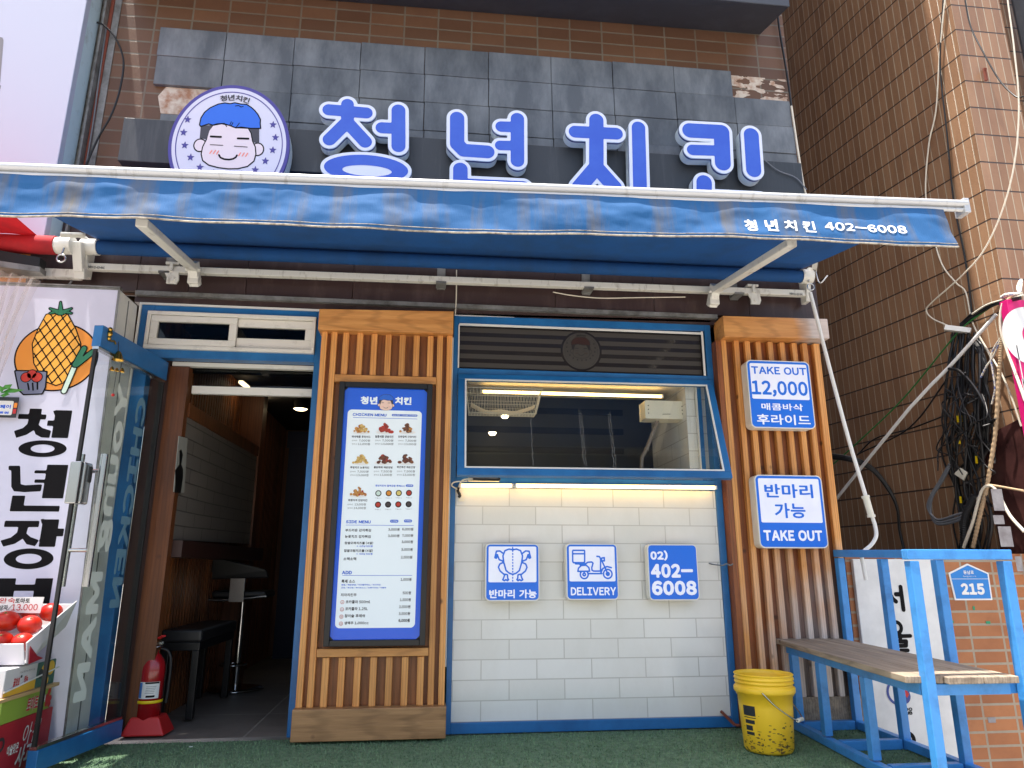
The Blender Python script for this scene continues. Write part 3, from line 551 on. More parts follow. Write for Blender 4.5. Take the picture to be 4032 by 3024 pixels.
STARS = lu([(1168,745),(1143,825),(1150,905),(1186,980),(1244,1042),(1328,1078),(1415,1090),(1502,1086),(1588,1058),(1651,1003),(1697,935),(1714,857),(1699,777)])
def star(c, r): return poly([(c[0]+(r if k % 2 == 0 else r*.42)*math.sin(math.pi*k/5), c[1]+(r if k % 2 == 0 else r*.42)*math.cos(math.pi*k/5)) for k in range(10)])
def logo(mb, fr, cx, cz, R, w, mi, res=.012, part='all', vs=1.08):
    # mi: dict of material slots
    f2 = Fr(fr(cx, cz), fr.r*R, fr.u*R*vs); f2.n = fr.n
    def go(F, bb, dw, key, rr=res):
        if key in mi: fill(mb, F, bb, rr, f2, w+dw, mi[key])
    bf = (-.72,-.5,.72,.8)
    for ec in (EARL, EARR):
        go(circ(ec, e1+.012), (ec[0]-.15,ec[1]-.15,ec[0]+.15,ec[1]+.15), .0004, 'ink'); go(circ(ec, e1-.008), (ec[0]-.15,ec[1]-.15,ec[0]+.15,ec[1]+.15), .0006, 'skin')
    go(offs(poly(FACE), .012), bf, .0008, 'ink'); go(offs(poly(FACE), -.008), bf, .001, 'skin')
    for s_ in (SBL, SBR): go(poly(s_), bf, .0012, 'dark')
    go(offs(poly(HAIR), .012), bf, .0014, 'ink'); go(offs(poly(HAIR), -.008), bf, .0016, 'hair')
    go(uni(strokes(BROW, .016), strokes(EYE, .006), strokes([SMILE], .014), strokes(list(CUR), .007)), bf, .002, 'ink', res*.6)
    go(strokes(BL, .011), bf, .0018, 'blush', res*.6)
    if part == 'all':
        for c in STARS: go(star(c, .07), (c[0]-.08,c[1]-.08,c[0]+.08,c[1]+.08), .0006, 'star', res*.7)
        go(ring(circ((0,0), .885), .008), (-.9,-.9,.9,.9), .0005, 'star', res)
        if 'txt' in mi:
            for k, ch in enumerate('청년치킨'):
                a = -.24+.165*k; c = (.79*math.sin(a), .79*math.cos(a)); ca, sa = math.cos(a), -math.sin(a)
                f3 = Fr(f2(c[0], c[1]), f2.r*ca+f2.u*sa, f2.u*ca-f2.r*sa); f3.n = f2.n; text(mb, ch, (-.058,-.05,.058,.05), f3, w+.0026, mi['txt'], bold=.03, n=18)
# --- round logo sign
L = thing('logo_sign', 'round white logo sign with smiling blue-haired face and ring of stars', 'sign', (LC.x, -.27, LC.z-LR*LS))
fL = FY(-.27); cx, cz = LC.x, LC.z
m = MB(); fill(m, ell((cx,cz), LR, LR*LS), (cx-.35,cz-.43,cx+.35,cz+.43), .008, fL, -.002, 0, .10); obj('case', m, 'letter_side', L)
m = MB(); fill(m, ell((cx,cz), LR+.003, LR*LS+.003), (cx-.35,cz-.43,cx+.35,cz+.43), .006, fL, 0, 0, .014); obj('trim_ring', m, 'rim_violet', L)
m = MB(); fill(m, ell((cx,cz), LR-.016, LR*LS-.019), (cx-.35,cz-.43,cx+.35,cz+.43), .006, fL, .001, 0); logo(m, fL, cx, cz, LR, .0015, vs=LS, mi= dict(ink=1, skin=2, hair=3, dark=4, blush=5, star=6, txt=4), res=.011)
obj('printed_face', m, ['logo_white','ink','skin_pink','hair_blue','hair_dark','blush','rim_violet'], L)
# --- four channel letters
YL = -.255
def letter(ch, zo, ln, base, els=(), lab=''):
    fs = []; allp = []
    sc = (PY(zo,100,0,YL)-PY(zo,0,0,YL)).length/100
    for pts, r in ln:
        q = W2(zo, pts, YL); fs.append(strokes([q], r*sc)); allp += q
    holes = []
    for c, a, b, hole in els:
        q = W2(zo, [c], YL)[0]
        if hole: holes.append((q, a*sc, b*sc))
        else: fs.append(ell(q, a*sc, b*sc)); allp += [(q[0]-a*sc, q[1]-b*sc), (q[0]+a*sc, q[1]+b*sc)]
    U = uni(*fs); bb = (min(p[0] for p in allp)-.1, min(p[1] for p in allp)-.1, max(p[0] for p in allp)+.1, max(p[1] for p in allp)+.1)
    cx = (bb[0]+bb[2])/2; T = thing('channel_letter', lab, 'sign letter', (cx, YL, bb[1]+.07), 'channel letters of the shop name'); f = FY(YL)
    m = MB(); fill(m, offs(U, .021), bb, .007, f, -.002, 0, .075); obj('return', m, 'letter_side', T)
    m = MB(); fill(m, offs(U, .0215), bb, .007, f, -.008, 0, .012); obj('trim', m, 'navy_trim', T)
    m = MB(); fill(m, offs(U, .019), bb, .006, f, 0, 0, .004); obj('white_face', m, 'letter_white', T)
    m = MB(); G_ = U
    for q, a, b in holes: G_ = sub(G_, ell(q, a, b))
    fill(m, G_, bb, .006, f, .0015, 0, .001); obj('blue_face', m, 'letter_blue', T)
letter('청', '2', [([(108,650),(108,780)],38), ([(-8,683),(225,703)],38), ([(100,765),(-4,868)],40), ([(110,765),(218,882)],40), ([(425,688),(425,908)],42), ([(322,795),(425,800)],38)], .7,
       [((225,1050),247,92,False), ((230,1062),145,36,True)], 'blue Hangul letter with an oval at its foot, next to the round logo')
letter('년', '2', [([(790,735),(790,895),(830,935),(978,945)],44), ([(1165,740),(1165,1000)],42), ([(1065,788),(1165,791)],37), ([(1058,905),(1165,907)],33), ([(810,1053),(810,1150),(1200,1168)],44)], .7, (), 'blue Hangul letter of two L-shapes and a double-armed bar')
letter('치', '2', [([(1656,748),(1656,1040)],46), ([(1525,820),(1780,832)],42), ([(1656,1040),(1550,1165)],48), ([(1656,1040),(1768,1165)],48), ([(1918,795),(1930,1260)],44)], .7, (), 'blue Hangul letter of a cross on two legs beside a tall bar')
letter('킨', '3', [([(135,812),(330,822),(338,1015)],46), ([(150,933),(320,938)],33), ([(515,840),(530,1058)],44), ([(222,1135),(222,1235),(575,1252)],44)], .7, (), 'rightmost blue Hangul letter, with a free-standing slanted bar')
# --- rounded light boxes
def lightbox(label, q, Y, depth, group, rad=.025):
    x0, z0, x1, z1 = q; T = thing('lightbox_sign', label, 'sign', ((x0+x1)/2, Y, z0), group); f = FY(Y); bb = (x0-.01, z0-.01, x1+.01, z1+.01)
    m = MB(); fill(m, rrect(x0,z0,x1,z1,rad), bb, .008, f, 0, 0, depth); obj('case', m, 'sign_side', T)
    return T, f, bb
def tsq(zo, a, b, Y): p = PY(zo, *a, Y); q = PY(zo, *b, Y); return (p.x, q.z, q.x, p.z)
YT = -.075
def icon_sign(q, label, draw, word, wbox):
    T, f, bb = lightbox(label, q, YT, .055, 'light boxes on the white tiles'); x0, z0, x1, z1 = q; W_ = x1-x0
    m = MB(); fill(m, rrect(x0+.006,z0+.006,x1-.006,z1-.006,.02), bb, .006, f, .001, 0); fill(m, rrect(x0+.017,z0+.098,x1-.017,z1-.016,.006), bb, .006, f, .002, 1)
    F = draw(); fill(m, F, bb, .0026, f, .003, 0); text(m, word, wbox, f, .0025, 1, bold=.035); obj('printed_face', m, ['sign_blue','sign_white'], T)
def chicken():
    h = [[(571,342),(545,337),(516,348),(502,385),(508,432),(524,488),(548,508),(571,515)], [(500,365),(480,350),(456,352),(445,398),(455,402),(463,376),(468,392),(476,412),(502,422)], [(507,430),(480,442),(470,465),(482,492),(508,514),(528,516)], [(514,519),(506,543)], [(534,519),(536,545)], [(506,543),(500,553),(512,560),(522,552),(534,560),(542,552),(536,545)]]
    h2 = [[(1142-x, y) for x, y in l] for l in h]; dash = [[(571,y),(571,y+6)] for y in range(326,566,21)]
    return uni(strokes([W2('t', l, YT) for l in h+h2], .0042), strokes([W2('t', l, YT) for l in dash], .0034))
def scooter():
    L_ = [[(996,346),(1075,346),(1078,352),(1078,428),(1070,433),(1000,433),(994,426),(993,352),(996,346)], [(994,370),(1078,370)], [(1014,441),(1085,441),(1100,430),(1128,428),(1137,436),(1128,468),(1130,486),(1140,492),(1190,492),(1190,405)], [(1164,388),(1182,390),(1190,405)],
          [(1194,402),(1216,397),(1217,420),(1200,420),(1194,402)], [(1200,422),(1228,480),(1240,512)], [(1192,505),(1206,474),(1235,460),(1266,468)], [(1030,494),(1034,472),(1055,452),(1088,450),(1108,468),(1113,493),(1030,494)], [(1108,510),(1200,510)], [(1050,452),(1042,442)]]
    c = W2('t', [(1241,512),(1075,516)], YT); s = .0042
    return uni(strokes([W2('t', l, YT) for l in L_], s), ring(circ(c[0], .024), s), ring(circ(c[0], .008), s), inter(ring(circ(c[1], .022), s), lambda X, Y: Y-c[1][1]-.012), ring(circ(c[1], .007), s))
icon_sign(tsq('t',(380,297),(762,703),YT), 'white light box with a blue line drawing of a halved chicken', chicken, '반마리 가능', zbox('t',405,622,740,683,YT))
icon_sign(tsq('t',(945,297),(1322,695),YT), 'white light box with a blue line drawing of a delivery scooter', scooter, 'DELIVERY', zbox('t',980,606,1300,662,YT))
q = tsq('t',(1518,302),(1893,698),YT); T, f, bb = lightbox('all-blue light box with a phone number in white digits', q, YT, .055, 'light boxes on the white tiles')
m = MB(); fill(m, rrect(q[0]+.006,q[1]+.006,q[2]-.006,q[3]-.006,.02), bb, .006, f, .001, 0)
for s, b in (('02)',(1540,345,1665,418)), ('402-',(1543,440,1845,540)), ('6008',(1550,560,1872,662))): text(m, s, zbox('t',*b,YT), f, .002, 1, bold=.06)
obj('printed_face', m, ['sign_blue','sign_white'], T)
YS = -.16
q = tsq('7',(481,658),(922,1090),YS); q = (q[0], q[1], q[2]-.004, q[3]); T, f, bb = lightbox('upper light box on the right pillar, reading TAKE OUT 12,000', q, YS, .075, 'light boxes on the right pillar', .03)
m = MB(); fill(m, rrect(q[0]+.006,q[1]+.006,q[2]-.006,q[3]-.006,.026), bb, .006, f, .001, 0); zm = PY('7',700,905,YS).z; fill(m, rrect(q[0]+.02,zm,q[2]-.02,q[3]-.02,.008), bb, .006, f, .002, 1)
text(m, 'TAKE OUT', zbox('7',512,698,858,757,YS), f, .003, 0, bold=.035); text(m, '12,000', zbox('7',512,785,870,895,YS), f, .003, 0, bold=.035); text(m, '매콤바삭', zbox('7',575,927,838,978,YS), f, .0025, 1, bold=.02); text(m, '후라이드', zbox('7',546,995,886,1068,YS), f, .0025, 1, bold=.02)
obj('printed_face', m, ['sign_blue','sign_white'], T)
a = PY('7',538,1373,YS); b = PY('9',998,292,YS); q = (a.x-.006, b.z, b.x, a.z); T, f, bb = lightbox('lower light box on the right pillar, reading TAKE OUT in its blue foot', q, YS, .075, 'light boxes on the right pillar', .03)
m = MB(); fill(m, rrect(q[0]+.006,q[1]+.006,q[2]-.006,q[3]-.006,.026), bb, .006, f, .001, 0); zm = PY('9',780,133,YS).z; fill(m, rrect(q[0]+.02,zm,q[2]-.02,q[3]-.02,.008), bb, .006, f, .002, 1)
text(m, '반마리', zbox('7',592,1430,902,1520,YS), f, .003, 0, bold=.025); text(m, '가능', zbox('9',655,10,856,106,YS), f, .003, 0, bold=.025); text(m, 'TAKE OUT', zbox('9',588,178,960,248,YS), f, .0025, 1, bold=.05)
obj('printed_face', m, ['sign_blue','sign_white'], T)
# --- menu board
YM = -.12; mx0, mx1, mz0, mz1 = -.968, -.452, .395, 1.79
Mn = thing('menu_board', 'tall black-framed menu board with chicken dishes and prices on blue', 'menu board', ((mx0+mx1)/2, YM, mz0))
m = MB(); m.box(mx0,mx1,YM+.002,-.0985,mz0,mz1); b_ = .03
for bx_ in ((mx0,mx0+b_,mz0,mz1),(mx1-b_,mx1,mz0,mz1),(mx0+b_,mx1-b_,mz0,mz0+b_),(mx0+b_,mx1-b_,mz1-b_,mz1)): m.box(bx_[0],bx_[1],YM-.022,YM+.0015,bx_[2],bx_[3])
obj('frame', m, 'black', Mn, bevel=.002, seg=1)
fm = FY(YM); sx0, sx1, sz0, sz1 = mx0+b_, mx1-b_, mz0+b_, mz1-b_
# picture corners of the screen -> the screen rectangle
def mq(x, y):
    v = (y-(55+(x-80)*.025))/(1602+(x-80)*.0-(0)); l = 80-v*80; r_ = 600-v*50; u = (x-l)/(r_-l); return (sx0+u*(sx1-sx0), sz1-min(max(v,0),1)*(sz1-sz0))
def mbx(x0, y0, x1, y1): a = mq(x0, y0); b = mq(x1, y1); return (min(a[0],b[0]), min(a[1],b[1]), max(a[0],b[0]), max(a[1],b[1]))
m = MB(); fill(m, rrect(sx0,sz0,sx1,sz1,.001), (sx0-.002,sz0-.002,sx1+.002,sz1+.002), .02, fm, 0, 0); a = mq(98,205); b = mq(527,1590); pb = (a[0], b[1]-.008, sx1-.026, a[1]); fill(m, rrect(*pb,.022), (pb[0]-.01,pb[1]-.01,pb[2]+.01,pb[3]+.01), .006, fm, .001, 1)
INK, LNK, WH = 2, 3, 1
for s, bx_, c, bo in [('청년',(178,115,282,172),WH,.05),('치킨',(396,118,498,174),WH,.05),('CHICKEN MENU',(128,230,340,254),LNK,.05),('SIDE MENU',(91,932,244,955),LNK,.05),('ADD',(70,1245,130,1268),LNK,.05),
  ('바삭매콤 후라이드',(124,380,240,400),INK,.03),('달콤새콤 양념치킨',(270,380,384,400),INK,.03),('단짠갈릭 간장치킨',(415,382,528,400),INK,.03),('뿌링치즈 눈꽃치킨',(115,585,232,603),INK,.03),('불닭매워 매운양념',(262,585,378,603),INK,.03),('화끈후끈 매운간장',(407,585,522,603),INK,.03),('취향저격 반반치킨',(104,797,222,815),INK,.03),
  ('청년치킨의 찰떡궁합 특제소스',(272,706,458,724),LNK,.03),('부드러운 감자튀김',(88,985,246,1007),INK,.03),('눈꽃치즈 감자튀김',(86,1024,244,1047),INK,.03),('찹쌀모짜치즈볼 (4알)',(84,1065,260,1087),INK,.03),('+ 시즈닝 500원',(158,1089,257,1104),LNK,.03),('찹쌀크림치즈볼 (4알)',(81,1112,258,1135),INK,.03),('+ 시즈닝 500원',(156,1137,256,1152),LNK,.03),('소떡소떡',(78,1162,156,1184),INK,.03),
  ('특제 소스',(68,1298,150,1321),INK,.03),('양념/매운양념/치즈할라피뇨/와사마요',(67,1325,308,1341),LNK,.03),('간장/핫간장/화이트소스/눈꽃시즈닝/치블링',(66,1343,341,1359),LNK,.03),('치자치킨무',(64,1381,160,1402),INK,.03),('코카콜라 500ml',(94,1423,245,1447),INK,.03),('코카콜라 1.25L',(92,1464,230,1488),INK,.03),('참이슬 후레쉬',(89,1506,212,1529),INK,.03),('생맥주 1,000cc',(87,1549,235,1572),INK,.03),
  ('3,000원',(354,985,424,1006),INK,.03),('6,000원',(441,985,510,1006),INK,.03),('3,500원',(352,1025,423,1046),INK,.03),('7,000원',(441,1025,509,1046),INK,.03),('3,000원',(437,1064,508,1086),INK,.03),('3,000원',(435,1112,506,1134),INK,.03),('2,500원',(433,1160,504,1182),INK,.03),('1,000원',(432,1297,499,1319),INK,.03),('500원',(445,1379,496,1400),INK,.03),('1,500원',(428,1420,495,1442),INK,.03),('2,500원',(423,1462,493,1484),INK,.03),('3,500원',(421,1503,491,1525),INK,.03),('6,000원',(420,1543,489,1567),INK,.06)]: text(m, s, mbx(*bx_), fm, .002, c, bold=bo, n=30 if bo > .04 else 20)
for cx_, cy_, p1, p2 in ((124,410,'7,000원','12,000원'),(270,410,'7,500원','13,000원'),(415,412,'7,500원','13,000원'),(115,615,'7,500원','13,000원'),(262,615,'7,500원','13,000원'),(407,616,'7,500원','13,000원'),(100,827,'13,000원','14,000원')):
    for k, (s1, s2) in enumerate((('반마리', p1), ('한마리', p2))): text(m, s1, mbx(cx_, cy_+k*23, cx_+32, cy_+11+k*23), fm, .002, INK, bold=.0, n=14); text(m, s2, mbx(cx_+44-(k*6), cy_-3+k*23, cx_+113, cy_+15+k*23), fm, .002, INK, bold=.01, n=14)
for y in (260, 962, 1273):
    a = mq(128-(y-260)*.057, y); b = mq(538-(y-260)*.033, y); fill(m, rrect(a[0],a[1]-.0012,b[0],a[1]+.0012,.0005), (a[0]-.01,a[1]-.01,b[0]+.01,a[1]+.01), .0024, fm, .0015, LNK)
for bx_, s in (((374,236,537,255),'순살 변경 : +500원 +1,000원'), ((365,933,417,953),'소 220g'), ((452,933,502,953),'대 450g'), ((463,707,510,724),'1,000원')):
    q = mbx(*bx_); fill(m, rrect(*q,(q[3]-q[1])*.48), (q[0]-.004,q[1]-.004,q[2]+.004,q[3]+.004), .0025, fm, .0015, LNK); h = (q[3]-q[1])*.25; text(m, s, (q[0]+h*1.6, q[1]+h, q[2]-h*1.6, q[3]-h), fm, .0025, WH, bold=.03, n=14)
for k, (x, y) in enumerate(((74,1434),(72,1477),(69,1520),(67,1561))):
    q = mq(x, y); fill(m, ring(circ(q, .0085), .0012), (q[0]-.012,q[1]-.012,q[0]+.012,q[1]+.012), .002, fm, .002, 8); text(m, '19' if k > 1 else 'ㅅ', (q[0]-.004,q[1]-.004,q[0]+.004,q[1]+.004), fm, .002, 8, bold=.03, n=12)
cols = dict(gold=5, red=6, brown=7, sred=8)
for (x, y), c, c2 in (((183,360),10,5),((328,360),6,8),((472,360),7,10),((178,565),11,5),((320,565),12,6),((467,565),12,7),((165,775),10,6)):
    q = mq(x, y); fill(m, ell((q[0],q[1]-.001), .047, .0105), (q[0]-.06,q[1]-.02,q[0]+.06,q[1]+.02), .003, fm, .0015, 4)
    for k in range(26):
        px = q[0]+random.gauss(0,.017); hmax = .045*(1-abs(px-q[0])/.048); pz = q[1]+.002+random.random()*max(hmax,.004); px = min(max(px, q[0]-.038), q[0]+.038); rr = random.uniform(.005,.0095)
        fill(m, ell((px,pz), rr*random.uniform(.9,1.5), rr), (px-.016,pz-.012,px+.016,pz+.012), .0022, fm, .002+k*.00004, random.choice((c,c,c2)))
for (x, y, c) in ((291,763,13),(356,763,14),(419,763,15),(483,763,16),(289,836,16),(352,836,17),(416,836,16),(481,836,17)):
    q = mq(x, y); fill(m, circ(q, .0165), (q[0]-.02,q[1]-.02,q[0]+.02,q[1]+.02), .003, fm, .0015, 9); fill(m, circ(q, .0118), (q[0]-.02,q[1]-.02,q[0]+.02,q[1]+.02), .003, fm, .002, c)
    text(m, '특제소스', mbx(x-20, y+27, x+20, y+36), fm, .002, INK, bold=.0, n=12)
ch_ = mq(338,168); logo(m, fm, ch_[0], ch_[1]-.004, .078, .0012, dict(skin=18, hair=19, dark=20, ink=20, blush=21), res=.04, part='face')
obj('menu_print', m, ['menu_blue','menu_white','menu_ink','menu_link','label_white','food_cream','food_red','food_brown','sauce_red','ink','food_gold','food_cream','food_dark','sauce_white','sauce_orange','sauce_yellow','sauce_red','sauce_dark','peach','hair_blue','hair_dark','blush'], Mn)
# --- frosted film with the logo on the upper pane (part of the building)
m = MB(); fu = FY(.0065); xa, xb, za, zb = -.306, 1.2, 1.93, 2.195; lc = PY('6',1085,427,.0065); lr = .115
for k in range(5):
    z0 = za+.008+k*.0545; z1 = z0+.029
    F = sub(rrect(xa+.004, z0, xb-.004, z1, .002), circ((lc.x,lc.z), lr+.012)); fill(m, F, (xa,z0-.004,xb,z1+.004), .006, fu, 0, 0)
fill(m, circ((lc.x,lc.z), lr), (lc.x-.13,lc.z-.13,lc.x+.13,lc.z+.13), .005, fu, .0, 0); logo(m, fu, lc.x, lc.z, lr, .0006, dict(ink=1, skin=0, hair=2, dark=1, star=1, txt=1, blush=2), res=.02); obj('frosted_film', m, ['frost','frost_dark','dark_wood'], o_up)
# ================================================================ AWNING
BL_, BR_ = Vector((-2.42,-1.20,2.365)), Vector((2.04,-1.25,2.445))
def bar(t): return BL_.lerp(BR_, t)
A = thing('awning', 'extended blue retractable awning with grimy valance over the shopfront', 'awning', (-.25,-.15,2.2))
n, k = 90, 14; m = MB(); vs = []
for j in range(k+1):
    s = j/k
    for i in range(n+1):
        t = i/n; a = Vector((-2.345+t*4.17, -.13, 2.575+.03*t)); b = bar(t)+Vector((0,.02,.012)); p = a.lerp(b, s)
        if j: p.x = a.x+(b.x-a.x)*s*(.35 if t > .97 or t < .03 else .35)
        p.z -= .018*math.sin(math.pi*s)*(.6+.4*math.sin(t*9)); vs.append(p)
m.add(vs, [(j*(n+1)+i, j*(n+1)+i+1, (j+1)*(n+1)+i+1, (j+1)*(n+1)+i) for j in range(k) for i in range(n)], 0, smooth=True); obj('canopy', m, 'awning_blue', A)
m = MB(); m.tube([(-2.345,-.15,2.522),(1.83,-.15,2.553)], .04, 20); obj('roller', m, 'awning_blue', A)
m = MB()
for s in (0, 1):
    e = bar(s); d = (BR_-BL_).normalized()*(.01 if s else -.01); m.beam(e-d*2, e+d, .07, .075)
m.beam(bar(0)+Vector((0,0,.010)), bar(1)+Vector((0,0,.010)), .046, .032); m.tube([bar(0)+Vector((0,-.024,.012)), bar(1)+Vector((0,-.024,.012))], .017, 12); m.tube([bar(0)+Vector((0,-.018,-.018)), bar(1)+Vector((0,-.018,-.018))], .011, 10)
obj('front_bar', m, 'bar_alu', A, bevel=.003)
m = MB(); m.tube([bar(0)+Vector((0,.004,.033)), bar(.985)+Vector((0,.004,.033))], .006, 6); obj('fabric_edge', m, 'awning_blue', A)
# valance: hanging cloth, rippled
n, k = 520, 26; vs = []; T0, T1 = 0.0, .972
def vy(t, s):
    x = t*4.46; q = Vector((x*2.1, s*1.3, 3.7)); f = mnoise.noise(q)*.022+mnoise.noise(Vector((x*4.2, s*2.0+x*1.6, 9.1)))*.013+mnoise.noise(Vector((x*9, s*4-x*3, 1.1)))*.0045+mnoise.noise(Vector((x*24, s*7+x*4, 5.1)))*.0014
    return f*min(1, s*3.0+.2)*(1-.3*s)-.030*s
for j in range(k+1):
    s = j/k
    for i in range(n+1):
        t = T0+(T1-T0)*i/n; b = bar(t); dr = .205-.008*math.sin(t*11)-.006*mnoise.noise(Vector((t*20,0,0))); vs.append(Vector((b.x+.012*s*(t > .95), b.y-.027+vy(t, s), b.z-.022-dr*s)))
m = MB(); m.add(vs, [(j*(n+1)+i, (j+1)*(n+1)+i, (j+1)*(n+1)+i+1, j*(n+1)+i+1) for j in range(k) for i in range(n)], 0, smooth=True); vo = obj('valance', m, 'valance_blue', A)
m = MB(); m.tube([vs[k*(n+1)+i] for i in range(0, n+1, 4)], .0042, 6); m.tube([vs[(k-2)*(n+1)+i]+Vector((0,-.002,0)) for i in range(0, n+1, 4)], .0016, 5); obj('hem', m, 'stitch', A)
# lettering printed on the valance, draped with it
def vsurf(x, z):
    t = (x-BL_.x)/(BR_.x-BL_.x); b = bar(t); s = (b.z-.022-z)/.205; return np.array((x, b.y-.027+vy(t, max(0, min(1, s)))-.003, z))
class FV(Fr):
    def __call__(s, x, y, w=0): return vsurf(x, y)
fv = FV((0,0,0)); m = MB()
def vb(x0, y0, x1, y1): return zbox('3', x0, y0, x1, y1, -1.27)
for ch, b in (('청',(462,1370,545,1455)),('년',(585,1375,670,1458)),('치',(700,1382,785,1455)),('킨',(815,1385,902,1465)),('402-6008',(952,1392,1458,1475))): text(m, ch, vb(*b), fv, 0, 0, bold=.035, n=26)
obj('lettering', m, 'paint_white_letter', vo)
for a, b in ((('4',1205,125),('1',880,1385)), (('7',285,260),('3',770,1510))):
    p = PY(*a, -.17); q = PY(*b, -1.12); q.z = min(q.z, bar((q.x-BL_.x)/(BR_.x-BL_.x)).z-.03); m = MB(); m.beam(p+Vector((0,0,.03)), q, .05, .036); m.beam(p+Vector((0,.05,-.05)), p+Vector((0,-.03,.06)), .05, .06); m.beam(p+Vector((-.03,.02,-.03)), p+Vector((.03,.02,-.03)), .05, .05)
    m.tube([p+Vector((-.04,-.02,.02)), p+Vector((.04,-.02,.02))], .012, 8); obj('folding_arm', m, 'awning_frame', A, bevel=.004)
m = MB(); m.hexa([(-2.40,-.125,2.40),(1.86,-.125,2.437),(1.86,-.085,2.437),(-2.40,-.085,2.40),(-2.40,-.125,2.438),(1.86,-.125,2.475),(1.86,-.085,2.475),(-2.40,-.085,2.438)]); ra = obj('wall_rail', m, 'awning_frame', A, bevel=.003)
m = MB()
for s, b in (('인테리어 02-419-8441',('4',550,72,650,96)), ('인테리어 02-419-8441',('7',752,240,836,260))):
    q = zbox(*b, -.126); text(m, s, q, FY(-.126), .001, 0, bold=.03, n=14)
obj('maker_lettering', m, 'print_dark', ra)
m = MB()
for x in (-1.98, -.42, .47, 1.42):
    z = 2.405+.0087*(x+2.4)
    m = MB(); m.box(x-.03, x+.03, -.13, -.04, z-.012, z-.001); m.box(x-.025, x+.025, -.05, -.036, z-.02, z+.13); obj('rail_bracket', m, 'gray_metal', A)
for x in (-1.94, 1.51):
    z = 2.405+.0087*(x+2.4); m = MB(); m.box(x-.035,x+.035,-.132,-.06,z+.042,z+.055); m.box(x-.008,x+.008,-.14,-.128,z,z+.045); m.prism([(x-.04,-.13,z-.001),(x+.04,-.13,z-.001),(x+.045,-.13,z-.05),(x+.035,-.13,z-.075),(x-.02,-.13,z-.075),(x-.02,-.13,z-.04)], (0,.012,0)); m.tube([(x+.012,-.135,z-.05),(x+.012,-.125,z-.05)], .013, 10); obj('wall_clamp', m, 'awning_frame', A)
m = MB(); m.prism([(-2.42,-.19,2.57),(-2.42,-.06,2.57),(-2.42,-.06,2.36),(-2.42,-.12,2.36),(-2.42,-.145,2.46)], (.03,0,0)); m.tube([(-2.42,-.15,2.521),(-2.335,-.15,2.522)], .046, 18); obj('end_bracket', m, 'awning_frame', A, bevel=.003)
m = MB(); m.prism([(1.885,-.19,2.60),(1.885,-.06,2.60),(1.885,-.06,2.40),(1.885,-.12,2.40),(1.885,-.145,2.50)], (-.03,0,0)); m.tube([(1.82,-.15,2.553),(1.89,-.15,2.553)], .046, 18); m.beam((1.84,-.3,2.60),(1.93,-.12,2.60),.03,.012); obj('end_bracket', m, 'awning_frame', A, bevel=.003)
# crank rod hanging from the awning gear
CR = thing('awning_crank', 'long white crank rod hanging from the right end of the awning', 'crank rod', PY('7',1240,1620,-.25))
pts = [PY('7',882,240,-.22), PY('7',1000,700,-.24), PY('7',1120,1150,-.26), PY('7',1228,1510,-.28)]; m = MB(); m.tube(spline(pts,4), .011, 10); obj('rod', m, 'white_trim', CR)
pts = [PY('7',1270,1640,-.28), PY('9',1285,150,-.28), PY('9',1292,215,-.28), PY('9',1262,270,-.28), PY('9',1205,325,-.28), PY('9',1212,395,-.28), PY('9',1230,490,-.28)]; m = MB(); m.tube(spline([PY('7',1240,1520,-.28)]+pts,6), .0105, 10); obj('crank_handle', m, 'white_trim', CR)
m = MB(); m.tube([PY('7',1226,1508,-.28), PY('7',1262,1632,-.28)], .018, 12); m.tube([PY('7',1224,1503,-.28), PY('7',1228,1518,-.28)], .022, 12); m.tube([PY('7',1260,1622,-.28), PY('7',1263,1638,-.28)], .022, 12); obj('grip', m, 'cream_plastic', CR)
m = MB(); c = PY('7',885,205,-.20); m.tube([c+Vector((.022*math.cos(a), 0, .022*math.sin(a))) for a in np.linspace(0, 6.28, 16)], .004, 6); m.tube(spline([PY('7',870,170,-.18), PY('7',905,90,-.16), PY('7',940,180,-.2), PY('7',990,135,-.22)],6), .005, 6); obj('hook_eye', m, 'steel', CR)
# ================================================================ DOOR
H_ = Vector((-1.957,-.005,0)); FR = Vector((-2.045,-.635,0)); D = thing('glass_door', 'blue-framed glass door standing open, with grey vinyl lettering', 'door', (-1.957,-.005,-.03))
dr = (H_-FR).normalized(); dn = Vector((dr.y, -dr.x, 0)); DW = (H_-FR).length; up = Vector((0,0,1))
fd = Fr(FR, dr, up)
def dbox(m, s0, s1, z0, z1, th, mi=0):
    c = [FR+dr*s0-dn*th/2, FR+dr*s1-dn*th/2, FR+dr*s1+dn*th/2, FR+dr*s0+dn*th/2]; m.hexa([(p.x,p.y,z0) for p in c]+[(p.x,p.y,z1) for p in c], mi)
m = MB(); dbox(m, 0, DW, 1.80, 1.905, .045); obj('top_rail', m, 'blue_paint', D, bevel=.003)
m = MB(); dbox(m, 0, DW, -.03, .052, .045); obj('bottom_rail', m, 'blue_paint', D, bevel=.003)
m = MB(); dbox(m, .0, DW, .0525, .066, .03); dbox(m, 0, DW, 1.786, 1.7995, .03); obj('glazing_bead', m, 'steel', D)
m = MB(); dbox(m, -.003, .010, .066, 1.786, .016); dbox(m, DW-.012, DW, .066, 1.786, .028); obj('edge_seal', m, 'black_rubber', D)
m = MB(); dbox(m, .012, DW-.012, .066, 1.786, .010); obj('glass', m, 'door_glass', D)
for sd in (1, -1):
    m = MB(); off = dn*sd*.055; a = FR+dr*.105+off
    m.tube([a+up*.70, a+up*1.30], .0165, 14)
    for z in (.86, 1.22): m.tube([a+up*z, a+up*z-off], .010, 10)
    obj('pull_handle', m, 'steel', D)
